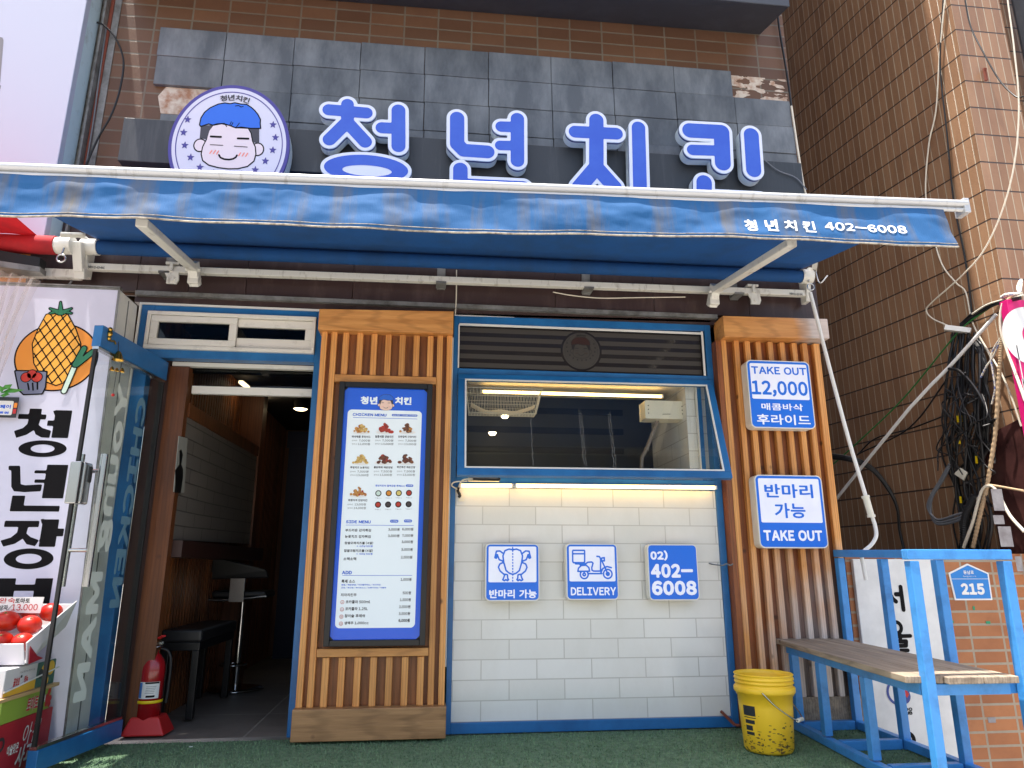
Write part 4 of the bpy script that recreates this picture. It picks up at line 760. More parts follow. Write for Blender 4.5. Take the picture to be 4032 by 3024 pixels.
m = MB(); dbox(m, .01, .075, 1.06, 1.25, .06); o = obj('lock_case', m, 'steel', D, bevel=.01, seg=3)
m = MB(); a = FR+dr*.03+dn*.033; dbox(m, .045, .07, 1.16, 1.235, .07); obj('lock_lever', m, 'black', o, bevel=.006)
m = MB(); dbox(m, -.014, .01, 1.06, 1.25, .05); obj('lock_plate', m, 'steel', o, bevel=.004)
def dco(zo, x, y): p = PP(zo, x, y, FR, dn); return ((p-FR).dot(dr), p.z)
fz = Fr(FR, (0,0,-1), -dr); fz.n = np.array(dn)
def dtext(word, a, b, nm, mt, c, d):   # runs down the glass, tops towards the free edge
    s0 = dco(*a); s1 = dco(*b); m = MB(); f = Fr(FR, (0,0,-1), -dr); f.n = np.array(dn); text(m, word, (-s0[1], -max(c, d), -s1[1], -min(c, d)), f, .0065, 0, bold=.05, n=22); obj(nm, m, mt, D)
dtext('Young MAN', ('4',795,830), ('8',640,1200), 'vinyl_lettering', 'vinyl_gray', .34, .215)
dtext('CHICKEN', ('4',905,905), ('8',780,655), 'vinyl_lettering', 'vinyl_blue', .49, .40)
# chime hanging on the door's top rail
p = PP('4',738,545,FR+dn*.03,dn); DC = thing('door_chime', 'small brass door chime with bells hung on the door top', 'chime', p)
m = MB(); q = PP('4',686,470,FR+dn*.026,dn)
m.ball(q, .012, 12); m.ball(q+Vector((0,0,-.022)), .014, 12, sq=1.4); m.ball(q+Vector((0,0,-.044)), .011, 10, sq=1.3); m.tube(spline([q+Vector((0,0,-.05)), q+dr*.02+Vector((0,0,-.052)), q+dr*.045+Vector((0,0,-.045)), q+dr*.06+Vector((0,0,-.055))],5), .005, 6); obj('ornament', m, 'gold', DC)
for (x, y), r in (((735,640),.028),((697,715),.012),((727,722),.011),((760,725),.013)):
    c = PP('4',x,y,FR+dn*.03,dn); m = MB(); m.lathe(c, [(r,-r*.6),(r*.85,-r*.3),(r*.6,r*.4),(r*.35,r*.9),(0,r*1.1)], 16); obj('bell', m, 'gold', DC)
m = MB(); m.tube([PP('4',738,545,FR+dn*.03,dn), PP('4',735,615,FR+dn*.03,dn)], .0015, 5); m.tube([PP('4',727,722,FR+dn*.03,dn), PP('4',704,870,FR+dn*.03,dn)], .0012, 5); obj('string', m, 'black', DC)
m = MB(); m.ball(PP('4',703,877,FR+dn*.03,dn), .008, 10); obj('bead', m, 'red_plastic', DC)
# ================================================================ SERVING WINDOW SASH AND WHAT HANGS THERE
S = thing('tilting_sash', 'blue top-hung window sash propped open over the white counter', 'window', (.46,-.12,1.27))
tl, tr, bl, br = Vector((-.306,-.03,1.885)), Vector((1.242,-.03,1.893)), Vector((-.308,-.215,1.268)), Vector((1.243,-.215,1.273))
nv = (tr-tl).cross(bl-tl).normalized(); nv = nv if nv.y < 0 else -nv
def sp(u, v, o=0): return tl.lerp(tr,u).lerp(bl.lerp(br,u), v)+nv*o
def sbx(m, u0, u1, v0, v1, th, o=0): c = [(u0,v1),(u1,v1),(u1,v0),(u0,v0)]; m.add([sp(u,v,o+th) for u,v in c]+[sp(u,v,o) for u,v in c], [(0,1,2,3),(7,6,5,4),(4,5,1,0),(5,6,2,1),(6,7,3,2),(7,4,0,3)])
fu_, fvv = .026, .062; m = MB()
sbx(m, 0, 1, 0, .055, .035, -.03); sbx(m, 0, 1, .935, 1, .035, -.03); sbx(m, 0, fu_, .0551, .9349, .035, -.03); sbx(m, 1-fu_, 1, .0551, .9349, .035, -.03); obj('sash_frame', m, 'blue_paint', S, bevel=.003)
m = MB(); e = .006
sbx(m, fu_, 1-fu_, .0552, .0552+.012, .008, -.002); sbx(m, fu_, 1-fu_, .922, .9348, .008, -.002); sbx(m, fu_, fu_+e, .067, .922, .008, -.002); sbx(m, 1-fu_-e, 1-fu_, .067, .922, .008, -.002); obj('bead', m, 'white_trim', S)
m = MB(); sbx(m, fu_, 1-fu_, .056, .934, .005, -.014); obj('glass', m, 'pane', S)
m = MB()
for u, v0, v1 in ((.27,.4,.93),(.455,.33,.88),(.463,.36,.9),(.565,.38,.93),(.573,.36,.93)):
    m = MB()
    for k_ in range(24):
        a_, b_ = v0+(v1-v0)*k_/24, v0+(v1-v0)*(k_+1)/24; j0, j1 = .0016*math.sin(k_*1.3+u*90), .0016*math.sin((k_+1)*1.3+u*90); m.add([sp(u+j0-.0011,a_,-.0082), sp(u+j1-.0011,b_,-.0082), sp(u+j1+.0011,b_,-.0082), sp(u+j0+.0011,a_,-.0082)], [(0,1,2,3)])
    obj('water_mark', m, 'water_mark', S)
# LED tubes
def tube_lamp(label, a, b, r, mats=('led_warm','white_trim')):
    T = thing('tube_lamp', label, 'lamp', (a+b)/2); d = (b-a).normalized(); m = MB(); m.tube([a+d*.012, b-d*.012], r, 14); obj('tube', m, mats[0], T)
    m = MB(); m.beam(a+Vector((0,r*1.9,r*.6)), b+Vector((0,r*1.9,r*.6)), r*1.2, r*1.6); m.beam(a, a+d*.011, r*2.3, r*2.3); m.beam(b-d*.011, b, r*2.3, r*2.3); obj('fitting', m, mats[1], T); return T
p0, p1, p2 = PY('6',200,1405,-.045), PY('6',597,1405,-.045), PY('6',2065,1420,-.045)
tube_lamp('short lit tube lamp at the left under the serving window', p0, p1-Vector((.003,0,0)), .0095); tube_lamp('long lit tube lamp under the serving window', p1+Vector((.003,0,0)), p2, .0095)
tube_lamp('lit tube lamp behind the glass of the tilting window', PY('6',358,722,.14), PY('6',1678,758,.14), .0095)
# power supply and leads at the left end of the lamps
m = MB(); a = PY('6',265,1372,-.10); b = PY('6',490,1335,-.10); m.box(a.x,b.x,-.12,-.08,a.z,b.z); tag(obj('lamp_driver', m, 'gray_metal', bevel=.002), 'small grey lamp power supply above the left end of the tube lamps', 'power supply')
m = MB(); m.tube(spline([PY('6',480,1340,-.125),PY('6',490,1362,-.127),PY('6',400,1362,-.127),PY('6',300,1358,-.127)],6), .005, 6); m.tube(spline([PY('6',205,1395,-.05),PY('6',190,1440,-.02),PY('6',205,1475,-.012),PY('6',195,1490,-.012)],6), .008, 6); tag(obj('lamp_lead', m, 'black_cable'), 'black lead taped to the tiles below the lamp power supply', 'cable')
m = MB(); m.tube(spline([PY('6',300,1355,-.125),PY('6',230,1362,-.11),PY('6',200,1400,-.06),PY('6',195,1430,-.02)],6), .004, 6); m.tube(spline([PY('6',260,1372,-.1),PY('6',170,1378,-.08),PY('6',145,1405,-.06),PY('6',195,1435,-.02)],6), .004, 6); tag(obj('lamp_lead', m, 'white_cable'), 'white lead looping from the lamp power supply to the tiles', 'cable')
m = MB(); f = FY(-.001); c = PY('6',215,1497,-.001); fill(m, rrect(c.x-.018,c.z-.018,c.x+.018,c.z+.018,.008), (c.x-.02,c.z-.02,c.x+.02,c.z+.02), .004, f, .006, 0, .006); tag(obj('wall_clip', m, 'cream_plastic'), 'cream cable plate stuck on the top left tile', 'plate')
m = MB(); m.tube(spline([PY('t',1958,438,-.004),PY('t',1985,445,-.03),PY('t',2050,452,-.05),PY('t',2080,440,-.06),PY('t',2105,452,-.07),PY('t',2127,440,-.08)],6), .004, 6); tag(obj('wire_hook', m, 'gray_cable'), 'grey wire hook stretched from the tiles to the right pillar', 'hook')
m = MB(); a = PY('t',2040,1480,-.005); m.beam(a, a+Vector((.05,-.06,-.06)), .012, .012); m.tube([a+Vector((.05,-.06,-.06)), a+Vector((.07,-.07,-.06))], .008, 6); tag(obj('floor_bolt', m, 'rust'), 'rusty metal stay at the lower right corner of the tiles', 'metal stay')
# wire basket with cloth
def basket():
    T = thing('wire_basket', 'white wire basket hung behind the tilting window', 'basket', PY('6',520,870,.03)); y0, y1 = -.0, .14
    a, b = PY('6',252,690,.0), PY('6',803,704,.0); c, d_ = PY('6',275,865,.0), PY('6',762,876,.0); m = MB(); R = .0014
    def corner(u, v, w): # u along, v down, w depth
        t = a.lerp(b,u); q = c.lerp(d_,u); p = t.lerp(q, v); p.y = y0+(y1-y0)*w+(.02-.04*w)*v; return p
    for v, r in ((0,.0028),(.33,R),(.66,R),(1,R)):
        m.tube([corner(0,v,0),corner(1,v,0),corner(1,v,1),corner(0,v,1)], r, 5, closed=True)
    for i in range(23): u = i/22; m.tube([corner(u,0,0),corner(u,1,0),corner(u,1,1),corner(u,0,1)], R, 5)
    for i in range(5): w_ = (i+.5)/5; m.tube([corner(0,0,w_),corner(0,1,w_),corner(1,1,w_),corner(1,0,w_)], R, 5)
    obj('wires', m, 'wire_white', T)
    m = MB(); vs = []; n, k = 30, 10
    for j in range(k+1):
        for i in range(n+1):
            u = .04+.92*i/n; w_ = .06+.88*j/k; e = max(abs(u-.5)*2, 0)**4; p = corner(u, .97-.4*e-.03*math.sin(u*17)-.12*(abs(w_-.5)*2)**3, w_); vs.append(p)
    m.add(vs, [(j*(n+1)+i, j*(n+1)+i+1, (j+1)*(n+1)+i+1, (j+1)*(n+1)+i) for j in range(k) for i in range(n)], 0, smooth=True); o = obj('folded_cloth', m, 'cloth'); tag(o, 'cream cloth lying in the wire basket', 'cloth')
basket()
a, b, c = PY('6',1545,785,.12), PY('6',1838,790,.12), PY('6',1700,920,.12); T = thing('plastic_basket', 'white plastic basket with square holes behind the window at the right', 'basket', ((a.x+b.x)/2,.18,c.z))
m = MB(); x0, x1, z0, z1 = a.x, b.x, c.z, a.z; f = FY(.12); hs = [poly([(x0+.018+i*(x1-x0-.043),z0+.03+j*.024),(x0+.025+i*(x1-x0-.043),z0+.03+j*.024),(x0+.025+i*(x1-x0-.043),z0+.037+j*.024),(x0+.018+i*(x1-x0-.043),z0+.037+j*.024)]) for i in (0,1) for j in range(3)]
F = rrect(x0,z0,x1,z1,.012)
fill(m, F, (x0-.01,z0-.01,x1+.01,z1+.01), .003, f, 0, 0, .004); m.box(x0+.004,x0+.008,.124,.24,z0,z1); m.box(x1-.008,x1-.004,.124,.24,z0,z1); m.box(x0,x1,.124,.24,z0,z0+.004); m.box(x0,x1,.24,.244,z0,z1); obj('shell', m, 'cream_plastic', T)
m = MB(); fill(m, uni(*hs), (x0,z0,x1,z1), .0025, f, .0008, 0); obj('holes', m, 'black', T)  # black squares laid on the solid shell stand for the dark seen through openings
m = MB(); m.tube([((x0+x1)/2-.02,.117,z0+.028),((x0+x1)/2+.03,.117,z0+.030)], .002, 5); obj('seam', m, 'gray_metal', T)
pts = [PY('6',1640,925,.2), PY('6',1560,1140,.2), PY('6',1525,1200,.2), PY('6',1520,1330,.2)]; m = MB(); m.tube(pts, .012, 10); m.ball(pts[1], .017, 10); tag(obj('hinged_stay', m, 'stay_gray'), 'jointed pale stay arm seen through the tilting window', 'stay')
# ================================================================ BENCH
def bpt(u, v, h): # u: 0 window side .. 1 wall side; v: 0 at the pillar .. 1 at the street; h above its feet
    a = Vector((1.553-.055*v, -.10-1.19*v, 0)); b = Vector((1.895+.012*v, -.10-1.19*v, 0)); p = a.lerp(b, u); p.z = -.062-.030*v+h; return p
BE = thing('bench', 'bright blue steel bench with grey plank seat and open backrest frame', 'bench', bpt(.5,.5,0))
W_ = .040; TH = .952
def post(nm, u, v, h0, h1, wd=W_): m = MB(); a = bpt(u,v,h0); b = bpt(u,v,h1); m.hexa([(a.x-wd/2,a.y-wd/2,a.z),(a.x+wd/2,a.y-wd/2,a.z),(a.x+wd/2,a.y+wd/2,a.z),(a.x-wd/2,a.y+wd/2,a.z),(b.x-wd/2,b.y-wd/2,b.z),(b.x+wd/2,b.y-wd/2,b.z),(b.x+wd/2,b.y+wd/2,b.z),(b.x-wd/2,b.y+wd/2,b.z)]); return obj(nm, m, 'bench_blue', BE, bevel=.003)
for v in (0.0, .33, .67, 1.0): post('back_post', 1, v, .0, TH-.051)
post('front_post', 0, 1.0, 0, TH-.051)
for v in (.02, .27, .62): post('leg', 0, v, .051, .39)
def brail(nm, a, b, wd=W_, ht=W_): m = MB(); m.beam(a, b, wd, ht); return obj(nm, m, 'bench_blue', BE, bevel=.003)
hw = .025
brail('bottom_rail', bpt(0,-.02,hw), bpt(0,.979,hw)); brail('bottom_rail', bpt(1,.022,hw), bpt(1,.979,hw))
for v in (0.0, .33, .67): brail('cross_rail', bpt(.075,v,hw-.002), bpt(.925,v,hw-.002), .04, .045)
brail('top_rail', bpt(1,-.02,TH-hw), bpt(1,.977,TH-hw)); 
m = MB(); a = bpt(-.065,1,TH-hw); b = bpt(1.065,1,TH-hw); m.beam(a, b, W_, W_); obj('arm_rail', m, 'bench_blue', BE, bevel=.003)
brail('seat_rail', bpt(0,-.02,.413), bpt(0,.978,.413), .04, .045); brail('seat_rail', bpt(.93,.03,.413), bpt(.93,.978,.413), .04, .045); brail('seat_rail', bpt(.06,.975,.412), bpt(.87,.975,.412), .04, .043)
m = MB(); n = 30
for k_ in range(3):   # three weathered planks
    u0 = -.20+k_*.372; u1 = u0+.362
    a, b, c, d = bpt(u0,-.045,.437), bpt(u1,-.045,.437), bpt(u1,1.02 if k_ else 1.0,.437), bpt(u0,1.02 if k_ else .985,.437); m.hexa([d, c, b, a]+[p+Vector((0,0,.026)) for p in (d, c, b, a)])
obj('seat', m, 'gray_board', BE, bevel=.003)
# ================================================================ BUCKET
c = Vector((1.215,-.455,GZ(-.455)+.004)); BU = thing('bucket', 'scuffed yellow plastic bucket beside the tiled counter', 'bucket', c)
m = MB(); h = .345; r0, r1 = .115, .135
def br_(z): return r0+(r1-r0)*z/h
pr = [(0,0),(r0-.008,0),(r0,.012),(br_(.2),.2),(br_(.25),.25),(br_(.25)+.006,.252),(br_(.25)+.006,.262),(.142,.263),(.145,.268),(.145,.285),(.142,.29),(.136,.291),(.1355,.305),(.1405,.307),(.1405,.313),(.1365,.315),(.1365,.322),(.1415,.324),(.1415,.33),(.137,.332),(.1385,.342),(.142,.345),(.140,.349),(.133,.347),(.130,.33),(.106,.02),(0,.02)]
m.lathe(c, pr, 48); obj('body', m, 'yellow_plastic', BU)
m = MB()
for i in range(150):   # scuffs: small irregular chips of grime on the wall of the bucket
    a = rng.uniform(-math.pi, 0); z = min(.24, .008+abs(rng.normal(0,.055))); ww = rng.uniform(.002,.013); hh = rng.uniform(.001,.006); P_ = []
    for k_ in range(7):
        t = 2*math.pi*k_/7; q = rng.uniform(.5,1.1); az = a+ww*q*math.cos(t)/.12; zz = max(.006, z+hh*q*math.sin(t)); r_ = br_(zz)+.0008 if zz > .012 else r0-.008+.008*zz/.012+.0012; P_.append((c.x+r_*math.cos(az), c.y+r_*math.sin(az), c.z+zz))
    m.add(P_, [tuple(range(7))])
obj('scuffs', m, 'bucket_dirt', BU)
m = MB()
for i in range(12):
    a0, a1 = -2.95+i*.045, -2.95+(i+1)*.045
    m.add([(c.x+(br_(z)+.001)*math.cos(a), c.y+(br_(z)+.001)*math.sin(a), c.z+z) for a, z in ((a0,.075),(a1,.075),(a1,.215),(a0,.215))], [(0,1,2,3)], smooth=True)
la = obj('label', m, 'yellow_plastic', BU)
m = MB()
for z0, z1, s0, s1 in ((.165,.21,0,1),(.155,.159,0,1),(.13,.147,.1,.9),(.1,.122,.1,.7),(.08,.094,.1,.8)):
    for i in range(12):
        a0, a1 = -2.95+.54*(s0+(s1-s0)*i/12), -2.95+.54*(s0+(s1-s0)*(i+1)/12); m.add([(c.x+(br_(z)+.0018)*math.cos(a), c.y+(br_(z)+.0018)*math.sin(a), c.z+z) for a, z in ((a0,z0),(a1,z0),(a1,z1),(a0,z1))], [(0,1,2,3)])
obj('label_print', m, 'print_dark', la)
m = MB(); e0 = c+Vector((-.075,-.128,.277)); e1 = c+Vector((.085,.122,.277)); pts = []
for i in range(25):
    t = math.pi*i/24; cc = (e0+e1)/2; d = (e0-e1)/2; pts.append(cc+d*math.cos(t)+Vector((.085,-.055,-.125))*math.sin(t)+Vector((0,-.012,0)))
pts = spline([e0+Vector((0,-.006,0)), c+Vector((-.02,-.150,.22)), c+Vector((.06,-.158,.165)), c+Vector((.13,-.10,.150)), c+Vector((.158,-.02,.17)), c+Vector((.15,.06,.22)), c+Vector((.12,.10,.27))], 6); m.tube(pts, .0032, 7); ha = obj('bail_handle', m, 'steel', BU)
m = MB(); m.tube([pts[14], pts[19]], .009, 10); obj('grip', m, 'cream_plastic', ha)
# ================================================================ LOW BRICK WALL AND WHAT IS ON IT
m = MB(); zt = .868; U_ = -2.72+.205*20
m.wallquad((1.99,0),(3.55,0), -.42, zt, 0, 1.99+U_, -.318+.0725*20); m.quad((1.99,0,zt),(3.55,0,zt),(3.55,.12,zt),(1.99,.12,zt)); m.quad((3.55,.12,-.42),(1.99,.12,-.42),(1.99,.12,zt),(3.55,.12,zt)); m.quad((1.99,.12,-.42),(1.99,0,-.42),(1.99,0,zt),(1.99,.12,zt))
tag(obj('low_brick_wall', m, 'low_brick'), 'low orange brick wall closing the alley behind the bench', 'wall')
q = [PY('R4',a,b,-.012) for a,b in ((215,182),(795,175),(945,1655),(505,1655))]; x0, x1 = 2.02, 2.53
T = thing('leaning_signboard', 'white upright signboard with black Hangul letters behind the bench', 'signboard', (2.28,-.02,-.42))
m = MB(); m.box(x0,x1,-.03,-.002,-.419,.835); obj('panel', m, 'board_white', T, bevel=.004)
fb = FY(-.031); m = MB()
def jw(pts): return W2('R4', pts, -.031)
F = strokes([jw([(578,345),(600,510)]), jw([(545,398),(585,398)]), jw([(500,360),(505,400),(470,450)]), jw([(505,400),(520,430),(545,450)])], .0125)
F = uni(F, ring(ell(jw([(548,640)])[0], .03, .03), .0105), strokes([jw([(495,705),(650,700)]), jw([(575,705),(577,735)]), jw([(500,742),(620,738),(620,770),(505,775),(507,808),(632,805)])], .0105))
F = uni(F, ring(ell(jw([(632,1455)])[0], .036, .034), .011), strokes([jw([(560,1535),(740,1535)]), jw([(620,1540),(620,1640)]), jw([(690,1540),(690,1640)])], .011))
fill(m, F, (x0,-.16,x1,.835), .005, fb, .001, 0); e = jw([(560,1110)])[0]; fill(m, ring(circ(e, .062), .007), (e[0]-.08,e[1]-.08,e[0]+.08,e[1]+.08), .005, fb, .001, 1); fill(m, circ((e[0]+.03,e[1]-.02), .042), (e[0]-.08,e[1]-.08,e[0]+.1,e[1]+.08), .005, fb, .0015, 1); fill(m, poly([(e[0]+.0,e[1]+.04),(e[0]+.05,e[1]-.03),(e[0]+.065,e[1]-.01),(e[0]+.03,e[1]+.045)]), (e[0]-.08,e[1]-.08,e[0]+.1,e[1]+.08), .004, fb, .002, 2)
text(m, 'JUDO', zbox('R4',565,1222,665,1245,-.031), fb, .001, 0, bold=.06, n=18); text(m, 'CLUB', zbox('R4',568,1250,666,1272,-.031), fb, .001, 0, bold=.06, n=18)
obj('lettering', m, ['ink','blue_cable','print_red'], T)
q = zbox('R4',920,178,1250,438,-.006); x0, z0, x1, z1 = q[0], q[1], q[2], q[3]; w_ = x1-x0; h_ = z1-z0
T = thing('address_plate', 'blue house-shaped address plate numbered 215 on the brick wall', 'address plate', ((x0+x1)/2,-.006,z0)); f = FY(-.006)
house = poly([(x0+w_*.06,z0),(x1-w_*.02,z0),(x1-w_*.01,z0+h_*.74),(x0+w_*.5,z1),(x0,z0+h_*.74)])
m = MB(); fill(m, offs(house, .002), (x0-.02,z0-.02,x1+.02,z1+.02), .004, f, 0, 0, .005); obj('plate', m, 'label_white', T)
m = MB(); fill(m, offs(house, -.007), (x0-.02,z0-.02,x1+.02,z1+.02), .003, f, .001, 0); fill(m, rrect(x0+w_*.03,z0+h_*.575,x1-w_*.03,z0+h_*.587,.0005), (x0,z0+h_*.5,x1,z0+h_*.65), .0015, f, .002, 1); text(m, '215', (x0+w_*.24,z0+h_*.14,x0+w_*.82,z0+h_*.46), f, .002, 1, bold=.06); text(m, '동남로', (x0+w_*.36,z0+h_*.71,x0+w_*.62,z0+h_*.82), f, .002, 1, bold=.02, n=16); text(m, 'Dongnam-ro', (x0+w_*.34,z0+h_*.625,x0+w_*.66,z0+h_*.675), f, .002, 1, bold=.0, n=14)
obj('print', m, ['plate_blue','label_white'], T)
for zo, b, mt, lb in (('R4',(1102,485,1120,512),'tape_green','upper scrap of green tape on the low brick wall'),('R4',(1198,594,1232,612),'tape_green','right scrap of green tape on the low brick wall, under the address plate'),('R4',(948,588,965,606),'tape_green','left scrap of green tape on the low brick wall, by the bench post'),('R4',(1212,1293,1272,1330),'paper_gray','small grey paper label low on the brick wall')):
    q = zbox(zo,*b,-.002); m = MB(); m.box(q[0],q[2],-.003,-.0005,q[1],q[3]); tag(obj('wall_sticker', m, mt), lb, 'sticker')
# ================================================================ TALL TILED BUILDING
NB = thing('tiled_building', 'tall building in brown upright tiles across the alley, sunlit at its corner', 'building', (3.25,-.1,-.1))
cr = Vector((3.255,-.10)); bk = Vector((-.17,.985)).normalized(); m = MB()
p_end = cr+bk*7; z0, z1 = -.42, 9.9; VV = .2165*20-3.498
m.wallquad((p_end.x,p_end.y),(cr.x,cr.y), z0, z1, 0, 0, VV); fx = cr.x+.40
m.wallquad((cr.x,cr.y),(fx,cr.y), z0, z1, 0, .0, VV); m.wallquad((fx,cr.y),(fx,cr.y+.16), z0, z1, 0, 0, VV); m.wallquad((fx,cr.y+.16),(fx+3,cr.y+.16), z0, z1, 0, 0, VV); m.quad((p_end.x,p_end.y,z1),(cr.x,cr.y,z1),(fx+3,cr.y,z1),(fx+3,p_end.y,z1)); m.wallquad((fx+3,cr.y+.16),(fx+3,p_end.y),z0,z1)
obj('tiled_wall', m, 'tall_tile', NB)
m = MB(); s_ = cr+bk*.32
m.hexa([(cr.x-.012,cr.y-.02,-.42),(fx-.10,cr.y-.02,-.42),(fx-.10,cr.y-.001,-.42),(cr.x-.012,cr.y-.001,-.42),(cr.x-.012,cr.y-.02,1.71),(fx-.16,cr.y-.02,1.71),(fx-.16,cr.y-.001,1.71),(cr.x-.012,cr.y-.001,1.71)])
m.hexa([(s_.x-.02,s_.y,-.42),(cr.x-.02,cr.y-.019,-.42),(cr.x-.002,cr.y-.001,-.42),(s_.x-.002,s_.y,-.42),(s_.x-.02,s_.y,1.62),(cr.x-.02,cr.y-.019,1.71),(cr.x-.002,cr.y-.001,1.71),(s_.x-.002,s_.y,1.62)]); obj('marble_base', m, 'marble', NB, bevel=.003)
for b in ((1585,770,1720,975),(1605,1015,1715,1100),(1650,1120,1800,1310),(1810,1400,1890,1540)):
    q = zbox('R3',*b,cr.y-.021); m = MB(); m.box(q[0],q[2],cr.y-.023,cr.y-.0205,q[1],q[3]); obj('old_notice', m, 'paper_gray', NB)
m = MB(); m.box(fx-.16,fx+.6,cr.y-.03,cr.y-.002,-.42,1.66); obj('rendered_base', m, 'concrete', NB)
m = MB(); vs = []
for i in range(18): x = cr.x-.05+.60*i/17; vs.append(Vector((x, cr.y-.02-.01*random.random(), 1.715+.014*random.random())))
m.tube(vs, .012, 6); obj('broken_edge', m, 'concrete', NB)
m = MB(); m.beam(PY('3',1965,425,cr.y-.02), PY('3',1978,500,cr.y-.02), .015, .015, up=(0,1,0)); m.tube([PY('3',1972,430,cr.y-.004), PY('3',1974,430,cr.y-.05)], .008, 8); obj('wall_anchor', m, 'rust', NB)
m = MB(); m.box(3.84,3.98,-.16,-.02,3.9,6.5); tag(obj('dark_post', m, 'dark_metal'), 'dark metal post at the upper right edge of the tiled building', 'post')
# magenta banner sign and its ropes
YB = -.30; a = PY('R5',640,215,YB); b = PY('R5',800,1500,YB); T = thing('banner_sign', 'magenta hanging sign with a white circle at the right edge', 'sign', (a.x+.3,YB,1.35)); f = FY(YB)
m = MB(); m.box(a.x,a.x+.6,YB,YB+.06,1.35,a.z); obj('case', m, 'magenta', T, bevel=.004)
m = MB(); cc = PY('R5',905,620,YB); fill(m, circ((cc.x,cc.z), .19), (cc.x-.2,cc.z-.2,cc.x+.2,cc.z+.2), .008, f, .002, 0); fill(m, circ((cc.x+.03,cc.z), .088), (cc.x-.2,cc.z-.2,cc.x+.2,cc.z+.2), .008, f, .003, 1)
fill(m, rrect(a.x+.004,1.36,a.x+.011,a.z-.3,.001), (a.x,1.35,a.x+.02,a.z), .004, f, .002, 0); q = PY('R5',830,1110,YB); fill(m, rrect(q.x-.015,q.z-.1,q.x+.2,q.z+.015,.004), (q.x-.02,q.z-.12,q.x+.25,q.z+.02), .006, f, .002, 0); obj('print', m, ['label_white','magenta'], T)
# ---------------- cables on the tiled wall: o metres out from the wall
wn = Vector((-bk.y, bk.x))  # towards the alley
wn = wn if wn.x < 0 else -wn
def WP(zo, x, y, o=.02): return PP(zo, x, y, (cr.x+wn.x*o, cr.y+wn.y*o, 0), (wn.x, wn.y, 0))
def cable(name, label, pts, r, mt, cat='cable', group=None, n=8, Y=None):
    P = [WP(p[0], p[1], p[2], p[3] if len(p) > 3 else .02) if Y is None else PY(p[0], p[1], p[2], Y) for p in pts]; m = MB(); m.tube(spline(P, n), r, 7)
    o = obj(name, m, mt); return tag(o, label, cat, group)
cable('wall_cable', 'pale cable running down the tiled wall and crossing under the awning end', [('3',1720,0),('3',1690,300),('3',1665,680),('3',1620,900),('3',1600,1200),('7',1640,-150),('7',1700,60),('7',1790,180),('7',1850,240),('7',1890,420),('7',1960,560),('R5',480,870)], .0055, 'white_cable')
cable('wall_cable', 'thin black cable running straight down the tiled wall near its corner', [('3',1710,0),('3',1690,400),('3',1730,800),('3',1775,1250),('7',1840,0),('7',1870,200),('7',1893,420)], .006, 'black_cable')
cable('wall_cable', 'pale cable sweeping from the upper right edge down across the tiled wall', [('3',2110,0,.05),('3',2150,300,.05),('3',2180,650,.05),('3',2155,1000,.06),('3',2080,1300,.07),('3',1960,1560,.08),('7',1820,140,.08),('7',1640,300,.06),('7',1605,350,.05),('7',1640,400,.04),('7',1735,445,.04)], .005, 'white_cable')
cable('wall_cable', 'thin dark cable drooping across the top of the sunlit tiles', [('3',1845,0,.02),('3',1880,165,.02),('3',1960,330,.03),('3',2060,500,.03),('3',2160,600,.04),('3',2212,600,.05)], .005, 'black_cable')
cable('wall_cable', 'black cable along the edge of the brown brick facade', [('3',672,0),('3',690,180),('3',735,450),('3',765,660)], .007, 'black_cable', Y=-.03)
cable('wall_cable', 'pale cable continuing down the edge of the slate fascia', [('3',765,660),('3',800,900),('3',840,1150),('3',862,1230)], .007, 'white_cable', Y=-.04)
cable('wall_cable', 'thin grey cable drooping from the last letter to the sign beam end', [('3',590,990),('3',680,1060),('3',790,1105),('3',860,1180)], .004, 'gray_cable', Y=-.16)
cable('stay_pole', 'long slanting white pole crossing in front of the tiled wall', [('7',1020,1555,.35),('7',1500,960,.22),('7',1750,700,.14),('7',2040,375,.06)], .012, 'white_trim', 'pole', n=2)
cable('wall_cable', 'dark cable slanting close beneath the white stay pole', [('7',1190,1240,.1),('7',1500,1080,.05),('7',1740,770,.05)], .006, 'black_cable')
cable('wall_cable', 'green cable slanting down the tiled wall to the pillar', [('7',1000,1330,.3),('7',1180,1170,.2),('7',1460,900,.1),('7',1740,560,.06),('7',1850,440,.06),('7',2020,320,.08)], .0055, 'green_cable')
cable('wall_cable', 'black cable rising gently along the tiled wall from the pillar', [('R3',340,455,.05),('R3',510,300,.05),('R3',830,210,.04),('R3',1210,65,.05)], .006, 'black_cable')
for k_, (d, r_) in enumerate(((0,.011),(14,.010),(-12,.010),(26,.007))):
    cable('drooping_cable', 'thick black cable arching from the pillar down behind the low wall', [('R3',60,455+d,.45),('R3',290,490+d,.35),('R3',480,580+d,.22),('R3',640,780+d,.13),('R3',715,960+d*.5,.09),('R3',735,1150,.08),('R3',775,1330,.08)], r_, 'black_cable', group='cables arching behind the stay pole')
m = MB(); a, b = WP('R2',1395,690,.12), WP('R2',1640,720,.03); m.beam(a, b, .05, .035); tag(obj('cable_bracket', m, 'white_trim', bevel=.003), 'short pale bracket holding the cables off the tiled wall', 'bracket')
for k_, (o1, d) in enumerate(((0,0),(8,-14),(-6,12),(4,24))):
    cable('service_cable', 'black cable swept from the bracket up to the magenta sign', [('R2',1540,670+d,.05),('R2',1640,580+d,.06),('R2',1780,490+d,.09),('R2',1900,450+d*.5,.12),('R2',2100,410+d*.3,.2)], .007+.001*(k_ % 2), 'black_cable', group='cables swept from the bracket to the sign')
cable('service_cable', 'white cable lying over the cables to the magenta sign', [('R2',1650,560,.07),('R2',1780,478,.1),('R2',1910,435,.13),('R2',2133,385,.2)], .006, 'white_cable')
